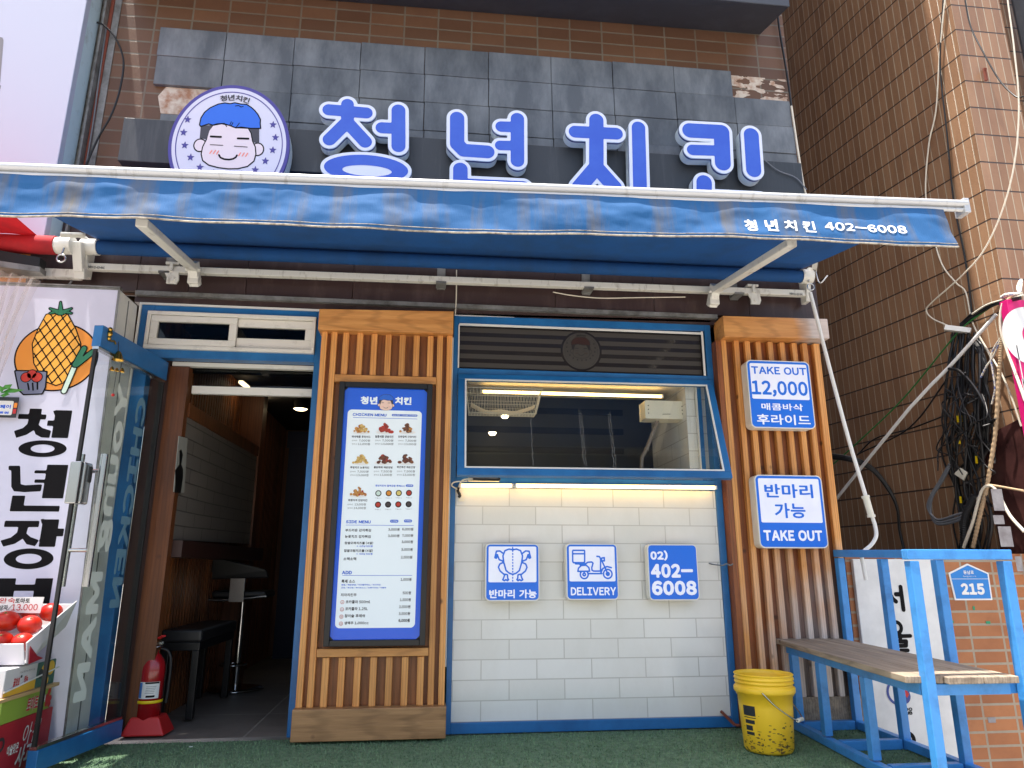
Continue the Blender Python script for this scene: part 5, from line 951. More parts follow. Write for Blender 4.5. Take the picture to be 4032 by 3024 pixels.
# trunk of black cables
random.seed(11); CB = 'black cables bundled down the tiled wall'
for k_ in range(16):
    x0 = 45+k_*10+random.uniform(-16,16); off = .02+.03*(k_ % 4)
    pts = [('L5',x0+20,430+random.uniform(-8,20),.04),('L5',x0+random.uniform(-30,30),640+random.uniform(-60,60),off),('L5',x0+random.uniform(-40,36),860+random.uniform(-50,50),off+.03),('L5',x0+random.uniform(-50,44),1080+random.uniform(-50,50),off+.02),('L5',x0+40+random.uniform(-55,40),1280,off),('L5',x0+55+random.uniform(-45,40),1450,off),('L5',x0+60,1640,off)]
    cable('bundled_cable', 'black cable in the thick bundle hanging down the tiled wall', pts, random.uniform(.006,.012), 'black_cable', group=CB, n=6)
for k_ in range(12):
    x0 = 200+k_*7; a0 = random.uniform(-20, 20)
    pts = [('L5',150+k_*4,455,.04),('L5',205+k_*3,530+a0,.07),('L5',245+random.uniform(-20,25),640,.08),('L5',x0+random.uniform(-20,20),800,.08),('L5',x0+random.uniform(-30,25),950,.09),('L5',x0-20+random.uniform(-40,20),1090,.08),('L5',150+random.uniform(-50,60),1190+random.uniform(-30,30),.08)]
    cable('bundled_cable', 'black cable in the looser bundle by the tiled corner', pts, random.uniform(.005,.010), 'black_cable', group='loose black cables by the tiled corner', n=6)
for k_ in range(14):   # loose ends and tangles wandering through the bundles
    x, y = random.uniform(20, 240), random.uniform(620, 1180); pts = [('L5', x, y, random.uniform(.1,.2))]
    for j_ in range(random.randint(4, 7)):
        x = min(max(x+random.uniform(-85, 85), -10), 300); y = y+random.uniform(-30, 130); pts.append(('L5', x, min(y, 1500), random.uniform(.09,.22)))
    cable('tangled_cable', 'thin black cable tangled through the hanging bundles', pts, random.uniform(.003,.006), 'black_cable', group='thin tangled cables', n=8)
cable('bundled_cable', 'stout black cable arching over the loose bundle', [('L5',50,625,.16),('L5',110,640,.17),('L5',200,740,.17),('L5',270,880,.16),('L5',292,1000,.14),('L5',240,1100,.12)], .011, 'black_cable')
m = MB()
for b in ((97,880,16,45),(115,878,14,45),(105,1010,12,30),(198,1100,10,50),(112,1320,12,45)):
    p = WP('L5',b[0],b[1],.13); q = WP('L5',b[0]+4,b[1]+b[3]*.8,.13); m.beam(p, q, .009, .009)
tag(obj('cable_tag', m, 'yellow_band'), 'yellow marker sleeves on the black cable bundle', 'cable markers')
m = MB(); p = [WP('R3',*q,.17) for q in ((1240,630),(1300,570),(1370,615),(1330,690))]; m.prism(p, (.03,.03,0)); tag(obj('junction_box', m, 'cream_plastic', bevel=.003), 'small cream junction box tangled in the black cables', 'junction box')
for k_, d in enumerate((0,18,-22)):
    cable('looped_cable', 'grey cable looping out of the black corrugated conduit', [('R3',1200,560+d,.12),('R3',1120,700+d,.12),('R3',1030+d*.5,850,.13),('R3',1015+d*.6,980+d,.13),('R3',1090,1080+d,.14),('R3',1250,1050+d*1.5,.15),('R3',1370,1000+d,.15)], .0085, 'gray_cable', group='grey loops below the cable bundle')
def corr(name, label, pts, r, mt, off=None):
    P = spline([WP(*p) for p in pts], 40); m = MB(); m.tube(P, [r*(1 if (i//2) % 2 else .84) for i in range(len(P))], 9); return tag(obj(name, m, mt), label, 'conduit')
corr('corrugated_conduit', 'black corrugated conduit standing behind the low wall', [('R3',1440,830,.16),('R3',1370,960,.16),('R3',1335,1100,.16),('R3',1340,1330,.16)], .024, 'black_rubber')
corr('corrugated_hose', 'long tan corrugated hose hanging from the magenta sign', [('R5',800,185,.16),('R5',690,200,.17),('R5',625,300,.18),('R5',600,520,.18),('R5',585,740,.18),('R5',560,1050,.18),('R5',520,1650,.18),('L5',262,1240,.19),('L5',225,1400,.19),('L5',180,1600,.19)], .0135, 'tan_hose')
cable('white_hose', 'smooth white hose bent in an arch at the tiled corner', [('L5',130,1600,.2),('L5',180,1460,.2),('L5',225,1300,.2),('L5',265,1262,.2),('L5',310,1290,.2),('L5',380,1420,.2),('L5',459,1510,.22)], .010, 'white_cable', 'hose')
cable('white_hose', 'white cable hanging down past the edge of the magenta sign', [('R5',600,260,.2),('R5',575,380,.2),('R5',580,560,.2),('R5',640,760,.2),('R5',720,980,.22),('R5',800,1200,.24),('R5',840,1320,.25)], .009, 'white_cable', 'cable')
cable('yellow_cable', 'yellowish cable stretched right from the hose knot', [('L5',262,1255,.2),('L5',350,1270,.2),('L5',459,1290,.22)], .007, 'tan_hose')
for k_, pts in enumerate(([('R5',590,200,.16),('R5',640,170,.17),('R5',720,165,.17),('R5',800,160,.18)],)): cable('sign_rope', 'white rope knotted over the top of the magenta sign', pts, .014, 'rope', 'rope')
cable('sign_rope', 'white rope loop rising from the magenta sign to the tiles', [('R5',790,160,.17),('R5',760,100,.15),('R5',775,40,.12),('R5',800,5,.1),('R5',800,60,.12),('R5',785,150,.17)], .008, 'rope', 'rope')
cable('sign_rope', 'frayed white rope end hanging beside the tan hose', [('R5',630,560,.14),('R5',520,720,.12),('R5',470,850,.12),('R5',490,1000,.12),('R5',515,1180,.12),('R5',495,1300,.12),('R5',480,1360,.12)], .006, 'rope', 'rope')
cable('sign_rope', 'white rope slanting down from the sign to the black bundle', [('R5',620,560,.14),('R5',500,830,.12),('R5',420,950,.12),('R5',360,1070,.12)], .006, 'rope', 'rope')
cable('wall_cable', 'pale cable slanting down the sunlit tiles behind the tan hose', [('R5',330,600,.05),('R5',480,850,.05),('R5',590,1040,.06),('R5',700,1300,.06),('R5',800,1600,.06)], .006, 'white_cable')
cable('facade_cable', 'black cable bowing out from the white panel over the left bricks', [('1',605,140),('1',650,160),('1',720,240),('1',768,380),('1',745,560),('1',690,720),('1',610,860),('1',535,1030)], .006, 'black_cable', Y=-.06)
cable('facade_cable', 'grey cable hanging along the left bricks beside the white panel', [('1',660,180),('1',640,320),('1',612,520),('1',580,760),('1',535,1035)], .005, 'gray_cable', Y=-.02)
cable('facade_cable', 'thin white cable sagging along the awning wall rail', [('6',880,0),('6',1020,25),('6',1230,44),('6',1500,40),('6',1840,36)], .0035, 'white_cable', Y=-.06)
cable('facade_cable', 'thin cable dropping beside the left pillar header', [('6',180,-160),('6',178,40),('6',170,170)], .0035, 'white_cable', Y=-.05)
# ================================================================ LEFT NEIGHBOUR
YW = -.2; xr = PY('1',450,500,YW).x
T = thing('white_sign_panel', 'big white sign panel over the left neighbour, with grey lettering at the photo edge', 'sign', (-3.4,YW,2.55))
m = MB(); m.box(-4.4,xr,YW,YW+.05,2.55,4.9); obj('panel', m, 'lilac_panel', T, bevel=.004)
m = MB(); m.box(xr-.02,xr-.001,YW+.0501,-.03,2.55,4.9); m.box(-4.4,xr-.02,YW+.0501,-.03,2.55,2.6); m.box(-4.4,xr-.02,YW+.0501,-.03,4.8,4.9); obj('casing', m, 'pale_edge', T)
f = FY(YW-.001); m = MB(); q = W2('1', [(0,230),(15,232),(22,250),(12,370),(0,520)], YW-.001); q2 = W2('1', [(0,525),(8,527),(0,560)], YW-.001); q = [(q[0][0]-.3,q[0][1])]+q+[(q[-1][0]-.3,q[-1][1])]
for pp in (q, [(q2[0][0]-.3,q2[0][1])]+q2+[(q2[-1][0]-.3,q2[-1][1])]): fill(m, poly(pp), (min(a[0] for a in pp)-.01,min(a[1] for a in pp)-.01,max(a[0] for a in pp)+.01,max(a[1] for a in pp)+.01), .01, f, 0, 0)
obj('lettering', m, 'gray_glyph', T)
NL = thing('left_building', 'left neighbour shop wall with dark trim and a rusty red edge strip', 'building', (-3.2,-.05,-.06))
m = MB(); m.box(-5,-2.56,-.008,-.002,2.62,4.9); obj('upper_wall', m, 'concrete', NL)
m = MB(); m.box(-2.575,-2.562,-.06,-.0085,2.5,4.6); m.box(-2.558,-2.50,-.007,-.002,2.5,4.45); obj('edge_trim', m, 'gray_metal', NL)
m = MB(); m.box(-2.559,-2.54,-.016,-.0085,2.5,4.4); obj('rusty_strip', m, 'rust', NL)
m = MB(); m.box(-5,-2.42,-.03,-.001,2.30,2.52) ; obj('orange_board', m, 'orange_board', NL)
m = MB(); m.box(-5,-2.76,-.001,.05,-.42,2.3); obj('lower_wall', m, 'wall_plaster', NL); m = MB(); m.box(-3.05,-2.80,-.03,-.0015,1.5,2.29); obj('orange_panel', m, 'orange_board', NL)
m = MB(); a = PY('L1',-300,640,-.45); b = PY('L1',555,770,-.2); m.hexa([(-3.4,-.55,2.34),(-2.59,-.22,2.36),(-2.59,-.16,2.36),(-3.4,-.16,2.34),(-3.4,-.55,2.42),(-2.59,-.22,2.415),(-2.59,-.16,2.415),(-3.4,-.16,2.42)]); obj('canopy_beam', m, 'black_rubber', NL)
m = MB(); m.hexa([(-3.4,-.56,2.29),(-2.58,-.225,2.33),(-2.58,-.16,2.33),(-3.4,-.16,2.29),(-3.4,-.56,2.338),(-2.58,-.225,2.359),(-2.58,-.16,2.359),(-3.4,-.16,2.338)]); obj('canopy_edge', m, 'gray_metal', NL)
R = thing('red_awning', 'rolled red awning of the left neighbour with its grey end bracket', 'awning', (-2.9,-.25,2.35))
m = MB(); a = PY('L1',705,590,-.22); m.tube([(a.x-1.6,-.22,a.z-.02),(a.x,-.22,a.z)], .052, 18); obj('roller', m, 'awning_red', R)
m = MB(); m.tube([(a.x,-.22,a.z),(a.x+.04,-.22,a.z)], .046, 16); m.tube([(a.x+.03,-.22,a.z+.005),(a.x+.085,-.22,a.z+.005)], .052, 12); m.beam((a.x+.105,-.22,a.z+.03),(a.x+.105,-.15,a.z-.12),.045,.05,up=(1,0,0)); m.beam((a.x+.105,-.15,a.z-.10),(a.x+.105,-.13,a.z-.155),.045,.06,up=(1,0,0)); m.box(a.x-1.2,a.x+.1,-.14,-.09,a.z-.15,a.z-.10); obj('end_bracket', m, 'awning_frame', R, bevel=.005)
m = MB(); nx = 20; vs = []
for j in range(9):
    for i in range(nx+1):
        x = a.x-1.6+1.5*i/nx; s = j/8; vs.append(Vector((x-.0*s, -.22-1.0*s, a.z+.05+.06*s-.02*math.sin(math.pi*s)+.008*math.sin(i*.8))))
m.add(vs, [(j*(nx+1)+i, j*(nx+1)+i+1, (j+1)*(nx+1)+i+1, (j+1)*(nx+1)+i) for j in range(8) for i in range(nx)], 0, smooth=True); obj('fabric', m, 'awning_red', R)
m = MB(); c = PY('L1',760,750,-.27); m.tube([c+Vector((.022*math.cos(t), 0, .022*math.sin(t))) for t in np.linspace(0,6.28,18)], .005, 7); m.tube([c+Vector((0,0,.022)), c+Vector((.006,0,.062))], .005, 7); obj('ring_bolt', m, 'steel', R)
m = MB(); m.beam(PY('L1',750,455,-.35), PY('L1',1060,465,-.30), .05, .012); tag(obj('awning_arm_plate', m, 'awning_frame', bevel=.003), 'white metal plate between the red and the blue awning', 'bracket')
m = MB(); m.tube(spline([PY('L1',965,640,-.12),PY('L1',960,820,-.12),PY('L1',910,980,-.1),PY('L1',840,1090,-.08),PY('L1',700,1080,-.06),PY('L1',520,1085,-.06)],6), .006, 7); tag(obj('facade_cable', m, 'gray_cable'), 'grey cable curling down between the two awnings', 'cable')
# ---------------- tall light-box sign
TS = thing('tall_sign', 'tall white upright light-box sign with black Hangul letters and a produce emblem', 'sign', (-2.45,-.3,.0)); x0, x1 = -2.80, -2.105
m = MB(); m.hexa([(x0,-.298,0),(x1+.03,-.298,0),(x1+.03,-.055,0),(x0,-.055,0),(x0,-.298,2.22),(x1-.02,-.298,2.22),(x1-.02,-.055,2.22),(x0,-.055,2.22)]); obj('casing', m, 'sign_side', TS, bevel=.004)
m = MB(); m.hexa([(x0,-.3022,0),(x1+.033,-.3022,0),(x1+.033,-.2985,0),(x0,-.2985,0),(x0,-.3022,2.224),(x1-.017,-.3022,2.224),(x1-.017,-.2985,2.224),(x0,-.2985,2.224)]); m.box(x0,x1-.016,-.31,-.27,2.2245,2.232); m.hexa([(x1+.0305,-.18,.02),(x1+.034,-.18,.02),(x1+.034,-.174,.02),(x1+.0305,-.174,.02),(x1-.0195,-.18,2.2),(x1-.016,-.18,2.2),(x1-.016,-.174,2.2),(x1-.0195,-.174,2.2)]); obj('frame_edge', m, 'gray_metal', TS)
m = MB(); m.hexa([(x0,-.3045,.012),(x1+.024,-.3045,.012),(x1+.024,-.3025,.012),(x0,-.3025,.012),(x0,-.3045,2.212),(x1-.026,-.3045,2.212),(x1-.026,-.3025,2.212),(x0,-.3025,2.212)]); obj('face_sheet', m, 'sign_face', TS)
YF_ = -.305; f = FY(YF_)
def S4(p): return W2('4', p, YF_)
def S8(p): return W2('8', p, YF_)
def oval(zo, c, a, b, ha, hb):
    s = (PY(zo,100,0,YF_)-PY(zo,0,0,YF_)).length/100; q = W2(zo, [c], YF_)[0]; return sub(ell(q, a*s, b*s), ell(q, ha*s, hb*s))
def rec4(*b): a = S4([(b[0],b[1]),(b[2],b[3])]); return poly([(a[0][0],a[0][1]),(a[1][0],a[0][1]),(a[1][0],a[1][1]),(a[0][0],a[1][1])])
def rec8(*b): a = S8([(b[0],b[1]),(b[2],b[3])]); return poly([(a[0][0],a[0][1]),(a[1][0],a[0][1]),(a[1][0],a[1][1]),(a[0][0],a[1][1])])
m = MB()
bb = lambda zo, x0_, y0_, x1_, y1_: (lambda q: (q[0]-.01,q[1]-.01,q[2]+.01,q[3]+.01))(zbox(zo,x0_,y0_,x1_,y1_,YF_))
def SS(p): return poly(W2('S', p, YF_))
def recS(*b): a = W2('S', [(b[0],b[1]),(b[2],b[3])], YF_); return poly([(a[0][0],a[0][1]),(a[1][0],a[0][1]),(a[1][0],a[1][1]),(a[0][0],a[1][1])])
F1 = uni(recS(133,55,182,90), recS(83,79,204,104), SS([(128,100),(182,100),(172,128),(150,152),(118,172),(72,186),(62,155),(102,142),(122,124)]), SS([(150,146),(172,128),(190,142),(228,154),(220,186),(184,184),(158,170)]), recS(213,108,256,133), recS(249,62,303,187), SS([(237,66),(252,62),(252,88),(243,84)]), oval('S',(190,234),107,40,53,20))
fill(m, F1, bb('S',55,45,312,282), .005, f, 0, 0)
F2 = uni(SS([(38,310),(90,310),(92,392),(112,397),(188,393),(182,424),(110,428),(62,424),(50,404),(50,332),(38,328)]), recS(155,330,222,345), recS(155,371,222,387), recS(211,305,281,456), recS(55,443,101,514), recS(56,487,263,515))
fill(m, F2, bb('S',30,300,288,522), .005, f, 0, 0)
F3 = uni(recS(22,555,172,584), SS([(82,582),(126,582),(118,612),(104,634),(66,658),(14,671),(2,644),(48,630),(76,608)]), SS([(100,634),(118,612),(136,628),(174,642),(156,669),(118,660)]), recS(192,549,245,672), SS([(181,548),(196,547),(196,574),(186,568)]), recS(243,590,281,625), oval('S',(128,725),106,46,55,22))
fill(m, F3, bb('S',0,540,288,778), .005, f, 0, 0)
F4 = uni(recS(-30,812,54,920), recS(160,812,218,935), recS(20,840,190,868), recS(20,905,190,935)); fill(m, F4, bb('S',-35,808,222,940), .005, f, 0, 0)
obj('lettering', m, 'ink', TS)
# produce emblem: pineapple, basket of tomatoes, leek on an orange disc
def s_(zo='4'): return (PY(zo,100,0,YF_)-PY(zo,0,0,YF_)).length/100
k4 = s_(); C4 = S4([(352,640)])[0]; B4 = bb('4',60,290,610,890)
disc = ell(C4, 250*k4, 225*k4); pine = uni(poly(S4([(350,372),(420,378),(470,470),(500,560),(490,680),(420,790),(350,815),(280,790),(215,680),(205,560),(240,470),(290,378)])))
m = MB(); fill(m, offs(disc, .006), B4, .006, f, .0002, 0); fill(m, offs(disc, -.002), B4, .006, f, .0006, 1); fill(m, offs(pine, .006), B4, .006, f, .001, 0); fill(m, pine, B4, .006, f, .0014, 2)
lat = [];
for i in range(-8, 9): lat += [[(C4[0]+i*.05-.25, C4[1]-.35), (C4[0]+i*.05+.25, C4[1]+.35)], [(C4[0]+i*.05+.25, C4[1]-.35), (C4[0]+i*.05-.25, C4[1]+.35)]]
fill(m, inter(strokes(lat, .003), pine), B4, .004, f, .0018, 0)
for cx_, cy_, dx, dy, l in ((378,340,0,-40,46),(338,352,-26,-12,30),(420,352,26,-12,30),(325,366,-14,4,20),(432,366,14,4,20)):
    p = S4([(cx_-dx*.9-dy*.32, cy_-dy*.9+dx*.32), (cx_+dx, cy_+dy), (cx_-dx*.9+dy*.32, cy_-dy*.9-dx*.32)]); fill(m, offs(poly(p), .008), B4, .004, f, .002, 0); fill(m, offs(poly(p), .003), B4, .004, f, .0024, 3)
bk_ = poly(S4([(98,730),(290,735),(280,830),(262,868),(150,872),(122,845)])); fill(m, offs(bk_, .007), B4, .005, f, .0026, 0); fill(m, bk_, B4, .005, f, .003, 4); fill(m, strokes([S4([(175,805),(182,845)]), S4([(205,805),(208,848)]), S4([(235,802),(235,842)])], .004), B4, .004, f, .0034, 0)
for c, r in (((165,768),30),((200,750),28),((232,768),30)): q = S4([c])[0]; fill(m, circ(q, r*k4+.004), B4, .005, f, .0036, 0); fill(m, circ(q, r*k4), B4, .005, f, .004, 5)
lk = S4([(400,855),(475,680)]); fill(m, strokes([lk], .017), B4, .005, f, .0042, 0); fill(m, strokes([lk], .011), B4, .005, f, .0046, 6); g_ = [S4([(470,690),(525,590)]), S4([(480,690),(580,610)])]; fill(m, strokes(g_, .018), B4, .005, f, .0048, 0); fill(m, strokes(g_, .012), B4, .005, f, .0052, 3)
obj('emblem', m, ['ink','orange_board','amber','leaf_dark','basket_gray','tomato','leek_white'], TS)
m = MB(); q = zbox('4',5,890,100,1020,-.33); m.box(q[0]-.06,q[2],-.335,-.33,q[1],q[3]); T = obj('payment_plaque', m, 'print_dark', bevel=.002); tag(T, 'small square payment plaque with navy and orange edges on the tall sign', 'plaque'); 
m = MB(); f2 = FY(-.3355); fill(m, rrect(q[0]-.05,q[1]+.012,q[2]-.02,q[3]-.02,.006), (q[0]-.07,q[1],q[2],q[3]), .004, f2, .001, 0); fill(m, rrect(q[2]-.017,q[1]+.05,q[2]-.002,q[1]+.075,.001), (q[0],q[1],q[2]+.01,q[3]), .003, f2, .001, 1); fill(m, rrect(q[2]-.017,q[1]+.02,q[2]-.002,q[1]+.045,.001), (q[0],q[1],q[2]+.01,q[3]), .003, f2, .001, 2); text(m, '제로페이', (q[0]-.045,q[3]-.06,q[2]-.03,q[3]-.04), f2, .002, 3, bold=.03, n=16); text(m, '가맹점', (q[0]-.02,q[1]+.018,q[2]-.035,q[1]+.03), f2, .002, 3, bold=.03, n=14); obj('print', m, ['label_white','print_orange','print_red','menu_blue'], T)
# hanging clear plastic film
m = MB(); nx, nz = 46, 30; vs = []
P0 = PY('L1',-60,900,-.40); P1 = PY('L1',485,1010,-.40); zb = PY('4',0,1080,-.40).z
for j in range(nz+1):
    s = j/nz
    for i in range(nx+1):
        u = i/nx; wd = 1-.62*min(1, s*1.1)**.8; x = P0.x+(P1.x-P0.x)*u*wd; z = P0.z+(P1.z-P0.z)*u+(zb-P0.z)*s*(1-.1*u); vs.append(Vector((x, -.40+.022*math.sin(u*26+s*3)+.012*math.sin(u*51-s*6), z)))
m.add(vs, [(j*(nx+1)+i, j*(nx+1)+i+1, (j+1)*(nx+1)+i+1, (j+1)*(nx+1)+i) for j in range(nz) for i in range(nx)], 0, smooth=True); tag(obj('plastic_film', m, 'film'), 'gathered clear plastic rain film hanging at the left edge', 'plastic film')
m = MB()
for p in (((0,850),(30,815),(75,810),(60,835)),((0,865),(60,835),(150,845),(90,862)),((0,880),(40,860),(60,872),(20,890)),((-20,845),(0,820),(30,835),(10,860))): q = [PY('4',a,b,-.42-.01*i) for i, (a, b) in enumerate(p)]; m.prism(q, (0,.003,0))
tag(obj('leafy_sprig', m, 'leaf_green'), 'bright green leafy sprig poking in at the left edge', 'plant')
# ---------------- cartons and tomatoes
def carton(name, label, x1, y0, y1, z0, z1, mt, w_=.5):
    T = thing(name, label, 'carton', (x1-w_/2,(y0+y1)/2,z0)); m = MB(); m.box(x1-w_,x1,y0,y1,z0,z1); obj('box', m, mt, T, bevel=.003); return T
XC = -2.115
def side(x): return Fr((x,0,0),(0,1,0),(0,0,1))
def sq_(b, x): p = PX('L2', b[0], b[1], x); q = PX('L2', b[2], b[3], x); return (min(p.y,q.y), min(p.z,q.z), max(p.y,q.y), max(p.z,q.z))
T = carton('fruit_carton', 'bottom red fruit carton printed with apples and white brush lettering', XC, -.80, -.36, -.085, .175, 'carton_red')
f = side(XC+.001); m = MB(); text(m, '아침', (-.60,.06,-.47,.145), f, .001, 0, bold=.0, slant=.2); text(m, '사과', (-.63,-.02,-.50,.065), f, .001, 0, bold=.03, slant=.2); text(m, '이슬맞은', (-.70,.045,-.615,.085), f, .001, 0, bold=.02, n=16)
fill(m, ring(circ((-.755,.10), .022), .006), (-.79,.06,-.72,.14), .004, f, .001, 1)
for i in range(16): c = (-.78+.41*i/15, -.07+.012*math.sin(i*2.3)); fill(m, circ(c, .022), (c[0]-.03,max(-.084,c[1]-.03),c[0]+.03,c[1]+.03), .005, f, .0005+.0001*i, 2)
obj('print', m, ['label_white','print_dark','tomato'], T)
T = carton('fruit_carton', 'green tomato carton lying on the red apple carton', XC, -.79, -.40, .176, .262, 'carton_green', .46); m = MB(); text(m, '토마토', (-.60,.19,-.51,.25), f, .001, 0, bold=.07); text(m, '토마토', (-.60,.19,-.51,.25), f, .0014, 1, bold=.03); text(m, '녹색', (-.505,.21,-.45,.24), f, .001, 2, bold=.03)
for i in range(9): c = (-.44+.035*rng.random(), .19+.06*rng.random()); fill(m, circ(c, .013), (c[0]-.02,c[1]-.02,c[0]+.02,c[1]+.02), .004, f, .0005+.0001*i, 1)
obj('print', m, ['label_white','print_red','label_white'], T)
m = MB(); m.box(-2.7,XC+.012,-.84,-.36,.264,.278); tag(obj('plywood_shelf', m, 'plywood', bevel=.002), 'thin plywood board between the green carton and the white carton', 'board')
T = carton('fruit_carton', 'white carton with a yellow foot and melon print under the tomato tray', XC, -.80, -.40, .279, .385, 'carton_white', .46); m = MB()
fill(m, poly([(-.799,.281),(-.56,.281),(-.56,.318),(-.799,.304)]), (-.80,.28,-.55,.33), .006, f, .0004, 0); fill(m, poly([(-.56,.281),(-.401,.281),(-.401,.384),(-.56,.384)]), (-.57,.28,-.40,.39), .006, f, .0004, 3); text(m, '꿀참외', (-.735,.305,-.69,.345), f, .001, 1, bold=.02, n=16); text(m, '영농', (-.655,.312,-.625,.345), f, .001, 1, bold=.02, n=16); text(m, '건강을 생각하는 자연의 선물', (-.70,.358,-.58,.366), f, .001, 2, bold=0, n=12)
fill(m, circ((-.68,.345), .006), (-.69,.335,-.67,.355), .002, f, .0008, 2); 
for c, r in (((-.50,.345),.026),((-.44,.35),.03),((-.47,.30),.02)): fill(m, circ(c, r), (c[0]-.035,c[1]-.035,c[0]+.035,min(.384,c[1]+.035)), .004, f, .0008, 0)
fill(m, circ((-.525,.335),.02), (-.55,.31,-.5,.36), .004, f, .001, 2); obj('print', m, ['carton_yellow','print_red','print_dark','print_teal'], T)
m = MB(); m.beam((XC+.004,-.80,.300),(XC+.004,-.37,.345),.003,.006); tag(obj('carton_strap', m, 'label_white'), 'white plastic strap stretched along the white carton', 'strap')
# open tomato tray, tilted to the street
yf, yb, zf, zb_ = -.70, -.40, .392, .52; xL, xR = -2.72, -2.10
T = thing('tomato_tray', 'open white cardboard tray full of red tomatoes with a price card', 'tray', (-2.4,-.55,.386))
def tp(u, v, h): return Vector((xL+(xR-xL)*u, yf+(yb-yf)*v, zf+(zb_-zf)*v+h))
m = MB(); m.hexa([tp(0,0,0),tp(1,0,0),tp(1,1,0),tp(0,1,0),tp(0,0,.008),tp(1,0,.008),tp(1,1,.008),tp(0,1,.008)])
def wall(a, b, h, ox=0, oy=0): m.hexa([a,b,b+Vector((0,.006,0)),a+Vector((0,.006,0)),a+Vector((0,oy,h)),b+Vector((ox,oy,h)),b+Vector((ox,oy+.006,h)),a+Vector((0,oy+.006,h))])
wall(tp(0,0,0), tp(1,0,0), .085, -.012, -.01); wall(tp(0,1,0), tp(1,1,0), .10, .02, .02)
m.hexa([tp(1,.02,0),tp(1,.02,0)+Vector((.006,0,0)),tp(1,1,0)+Vector((.006,0,0)),tp(1,1,0),tp(1,.02,.085)+Vector((-.008,-.01,0)),tp(1,.02,.085)+Vector((-.002,-.01,0)),tp(1,1,.115)+Vector((.03,.02,0)),tp(1,1,.115)+Vector((.024,.02,0))]); obj('tray', m, 'carton_white', T, bevel=.002, seg=1)
m = MB(); m.prism([tp(1,.02,0)+Vector((.0075,0,.07)), tp(1,.02,0)+Vector((.012,0,0)), tp(1,.35,-.03)+Vector((.018,0,0)), tp(1,.22,.0)+Vector((.012,0,0))], (.002,0,0)); obj('flap', m, 'carton_red', T)
pos = [('front row',u,.17,r,h) for u,r,h in ((.50,.044,.056),(.645,.044,.06),(.785,.046,.056),(.925,.043,.052))]+[('middle row',u,.47,r,h) for u,r,h in ((.575,.047,.082),(.725,.051,.092),(.88,.047,.076))]+[('back row',u,.82,r,h) for u,r,h in ((.50,.044,.08),(.645,.045,.09),(.785,.044,.088),(.93,.047,.078))]
nm_ = {'front row':['leftmost','second from the left','third from the left','rightmost'],'middle row':['leftmost','big middle','rightmost'],'back row':['leftmost','second from the left','third from the left','rightmost']}; cnt = {}
for row, u, v, r, h in pos:
    i = cnt.get(row, 0); cnt[row] = i+1; c = tp(u, v, h+.012); TT = thing('tomato', 'ripe red tomato, %s in the %s of the white tray' % (nm_[row][i], row), 'tomato', c-Vector((0,0,r*.86)), 'tomatoes in the tray'); m = MB(); m.ball(c, r, 24, sq=.86, jit=.012); obj('fruit', m, 'tomato', TT)
    if random.random() < .6:
        m = MB(); d = Vector((random.uniform(-.35,.35), random.uniform(-.9,-.2), random.uniform(.3,.9))).normalized(); q = c+Vector((d.x*r, d.y*r, d.z*r*.86))
        t1 = d.cross(Vector((0,0,1))).normalized(); t2 = d.cross(t1)
        for k_ in range(5): a_ = k_*1.257; e = (t1*math.cos(a_)+t2*math.sin(a_)); m.add([q+e.cross(d)*.0025, q-e.cross(d)*.0025, q+e*.011-d*.001], [(0,1,2)])
        m.ball(q, .003, 8); obj('calyx', m, 'stem_green', TT)
a, b, c_, d_ = PY('L2',-30,155,-.52), PY('L2',388,158,-.52), PY('L2',350,300,-.52), PY('L2',-30,292,-.52)
T = thing('price_card', 'white handwritten tomato price card in red and black on the tray', 'price card', (a+c_)/2); m = MB(); m.prism([a-Vector((.05,0,0)),b,c_,d_-Vector((.05,0,0))], (0,.003,0)); obj('card', m, 'label_white', T)
f = FY(-.5205); m = MB(); text(m, '완숙', zbox('L2',0,165,132,212,-.52), f, .001, 0, bold=.01, n=18); text(m, '토마토', zbox('L2',140,168,262,212,-.52), f, .001, 1, bold=.02, n=18); text(m, '상자/', zbox('L2',0,226,104,275,-.52), f, .001, 1, bold=.02, n=18); text(m, '13.000', zbox('L2',108,220,328,275,-.52), f, .001, 0, bold=.01, n=18); obj('writing', m, ['print_red','ink'], T)
# ================================================================ FIRE EXTINGUISHER
c = Vector((-1.858,-.0+.10,-.036)); T = thing('fire_extinguisher', 'red fire extinguisher in a red foot just inside the door', 'extinguisher', c); rr = .059
m = MB(); m.lathe(c, [(0,.05),(rr,.05),(rr,.30),(rr*.97,.325),(rr*.8,.355),(rr*.5,.378),(.018,.388),(.018,.40),(0,.40)], 28); obj('cylinder', m, 'red_paint', T)
m = MB(); m.hexa([(c.x-.10,c.y-.08,c.z),(c.x+.115,c.y-.08,c.z),(c.x+.115,c.y+.09,c.z),(c.x-.10,c.y+.09,c.z),(c.x-.065,c.y-.055,c.z+.085),(c.x+.072,c.y-.055,c.z+.085),(c.x+.072,c.y+.07,c.z+.085),(c.x-.065,c.y+.07,c.z+.085)]); obj('foot', m, 'red_plastic', T, bevel=.008)
m = MB(); m.lathe(c, [(rr+.002,.148),(rr+.004,.150),(rr+.004,.160),(rr+.002,.162)], 28); obj('band', m, 'yellow_band', T)
def patch(m, a0, a1, z0, z1, r_, mi=0):
    for i in range(12):
        p, q = a0+(a1-a0)*i/12, a0+(a1-a0)*(i+1)/12; m.add([c+Vector((r_*math.cos(t), r_*math.sin(t), z)) for t, z in ((p,z0),(q,z0),(q,z1),(p,z1))], [(0,1,2,3)], mi, smooth=True)
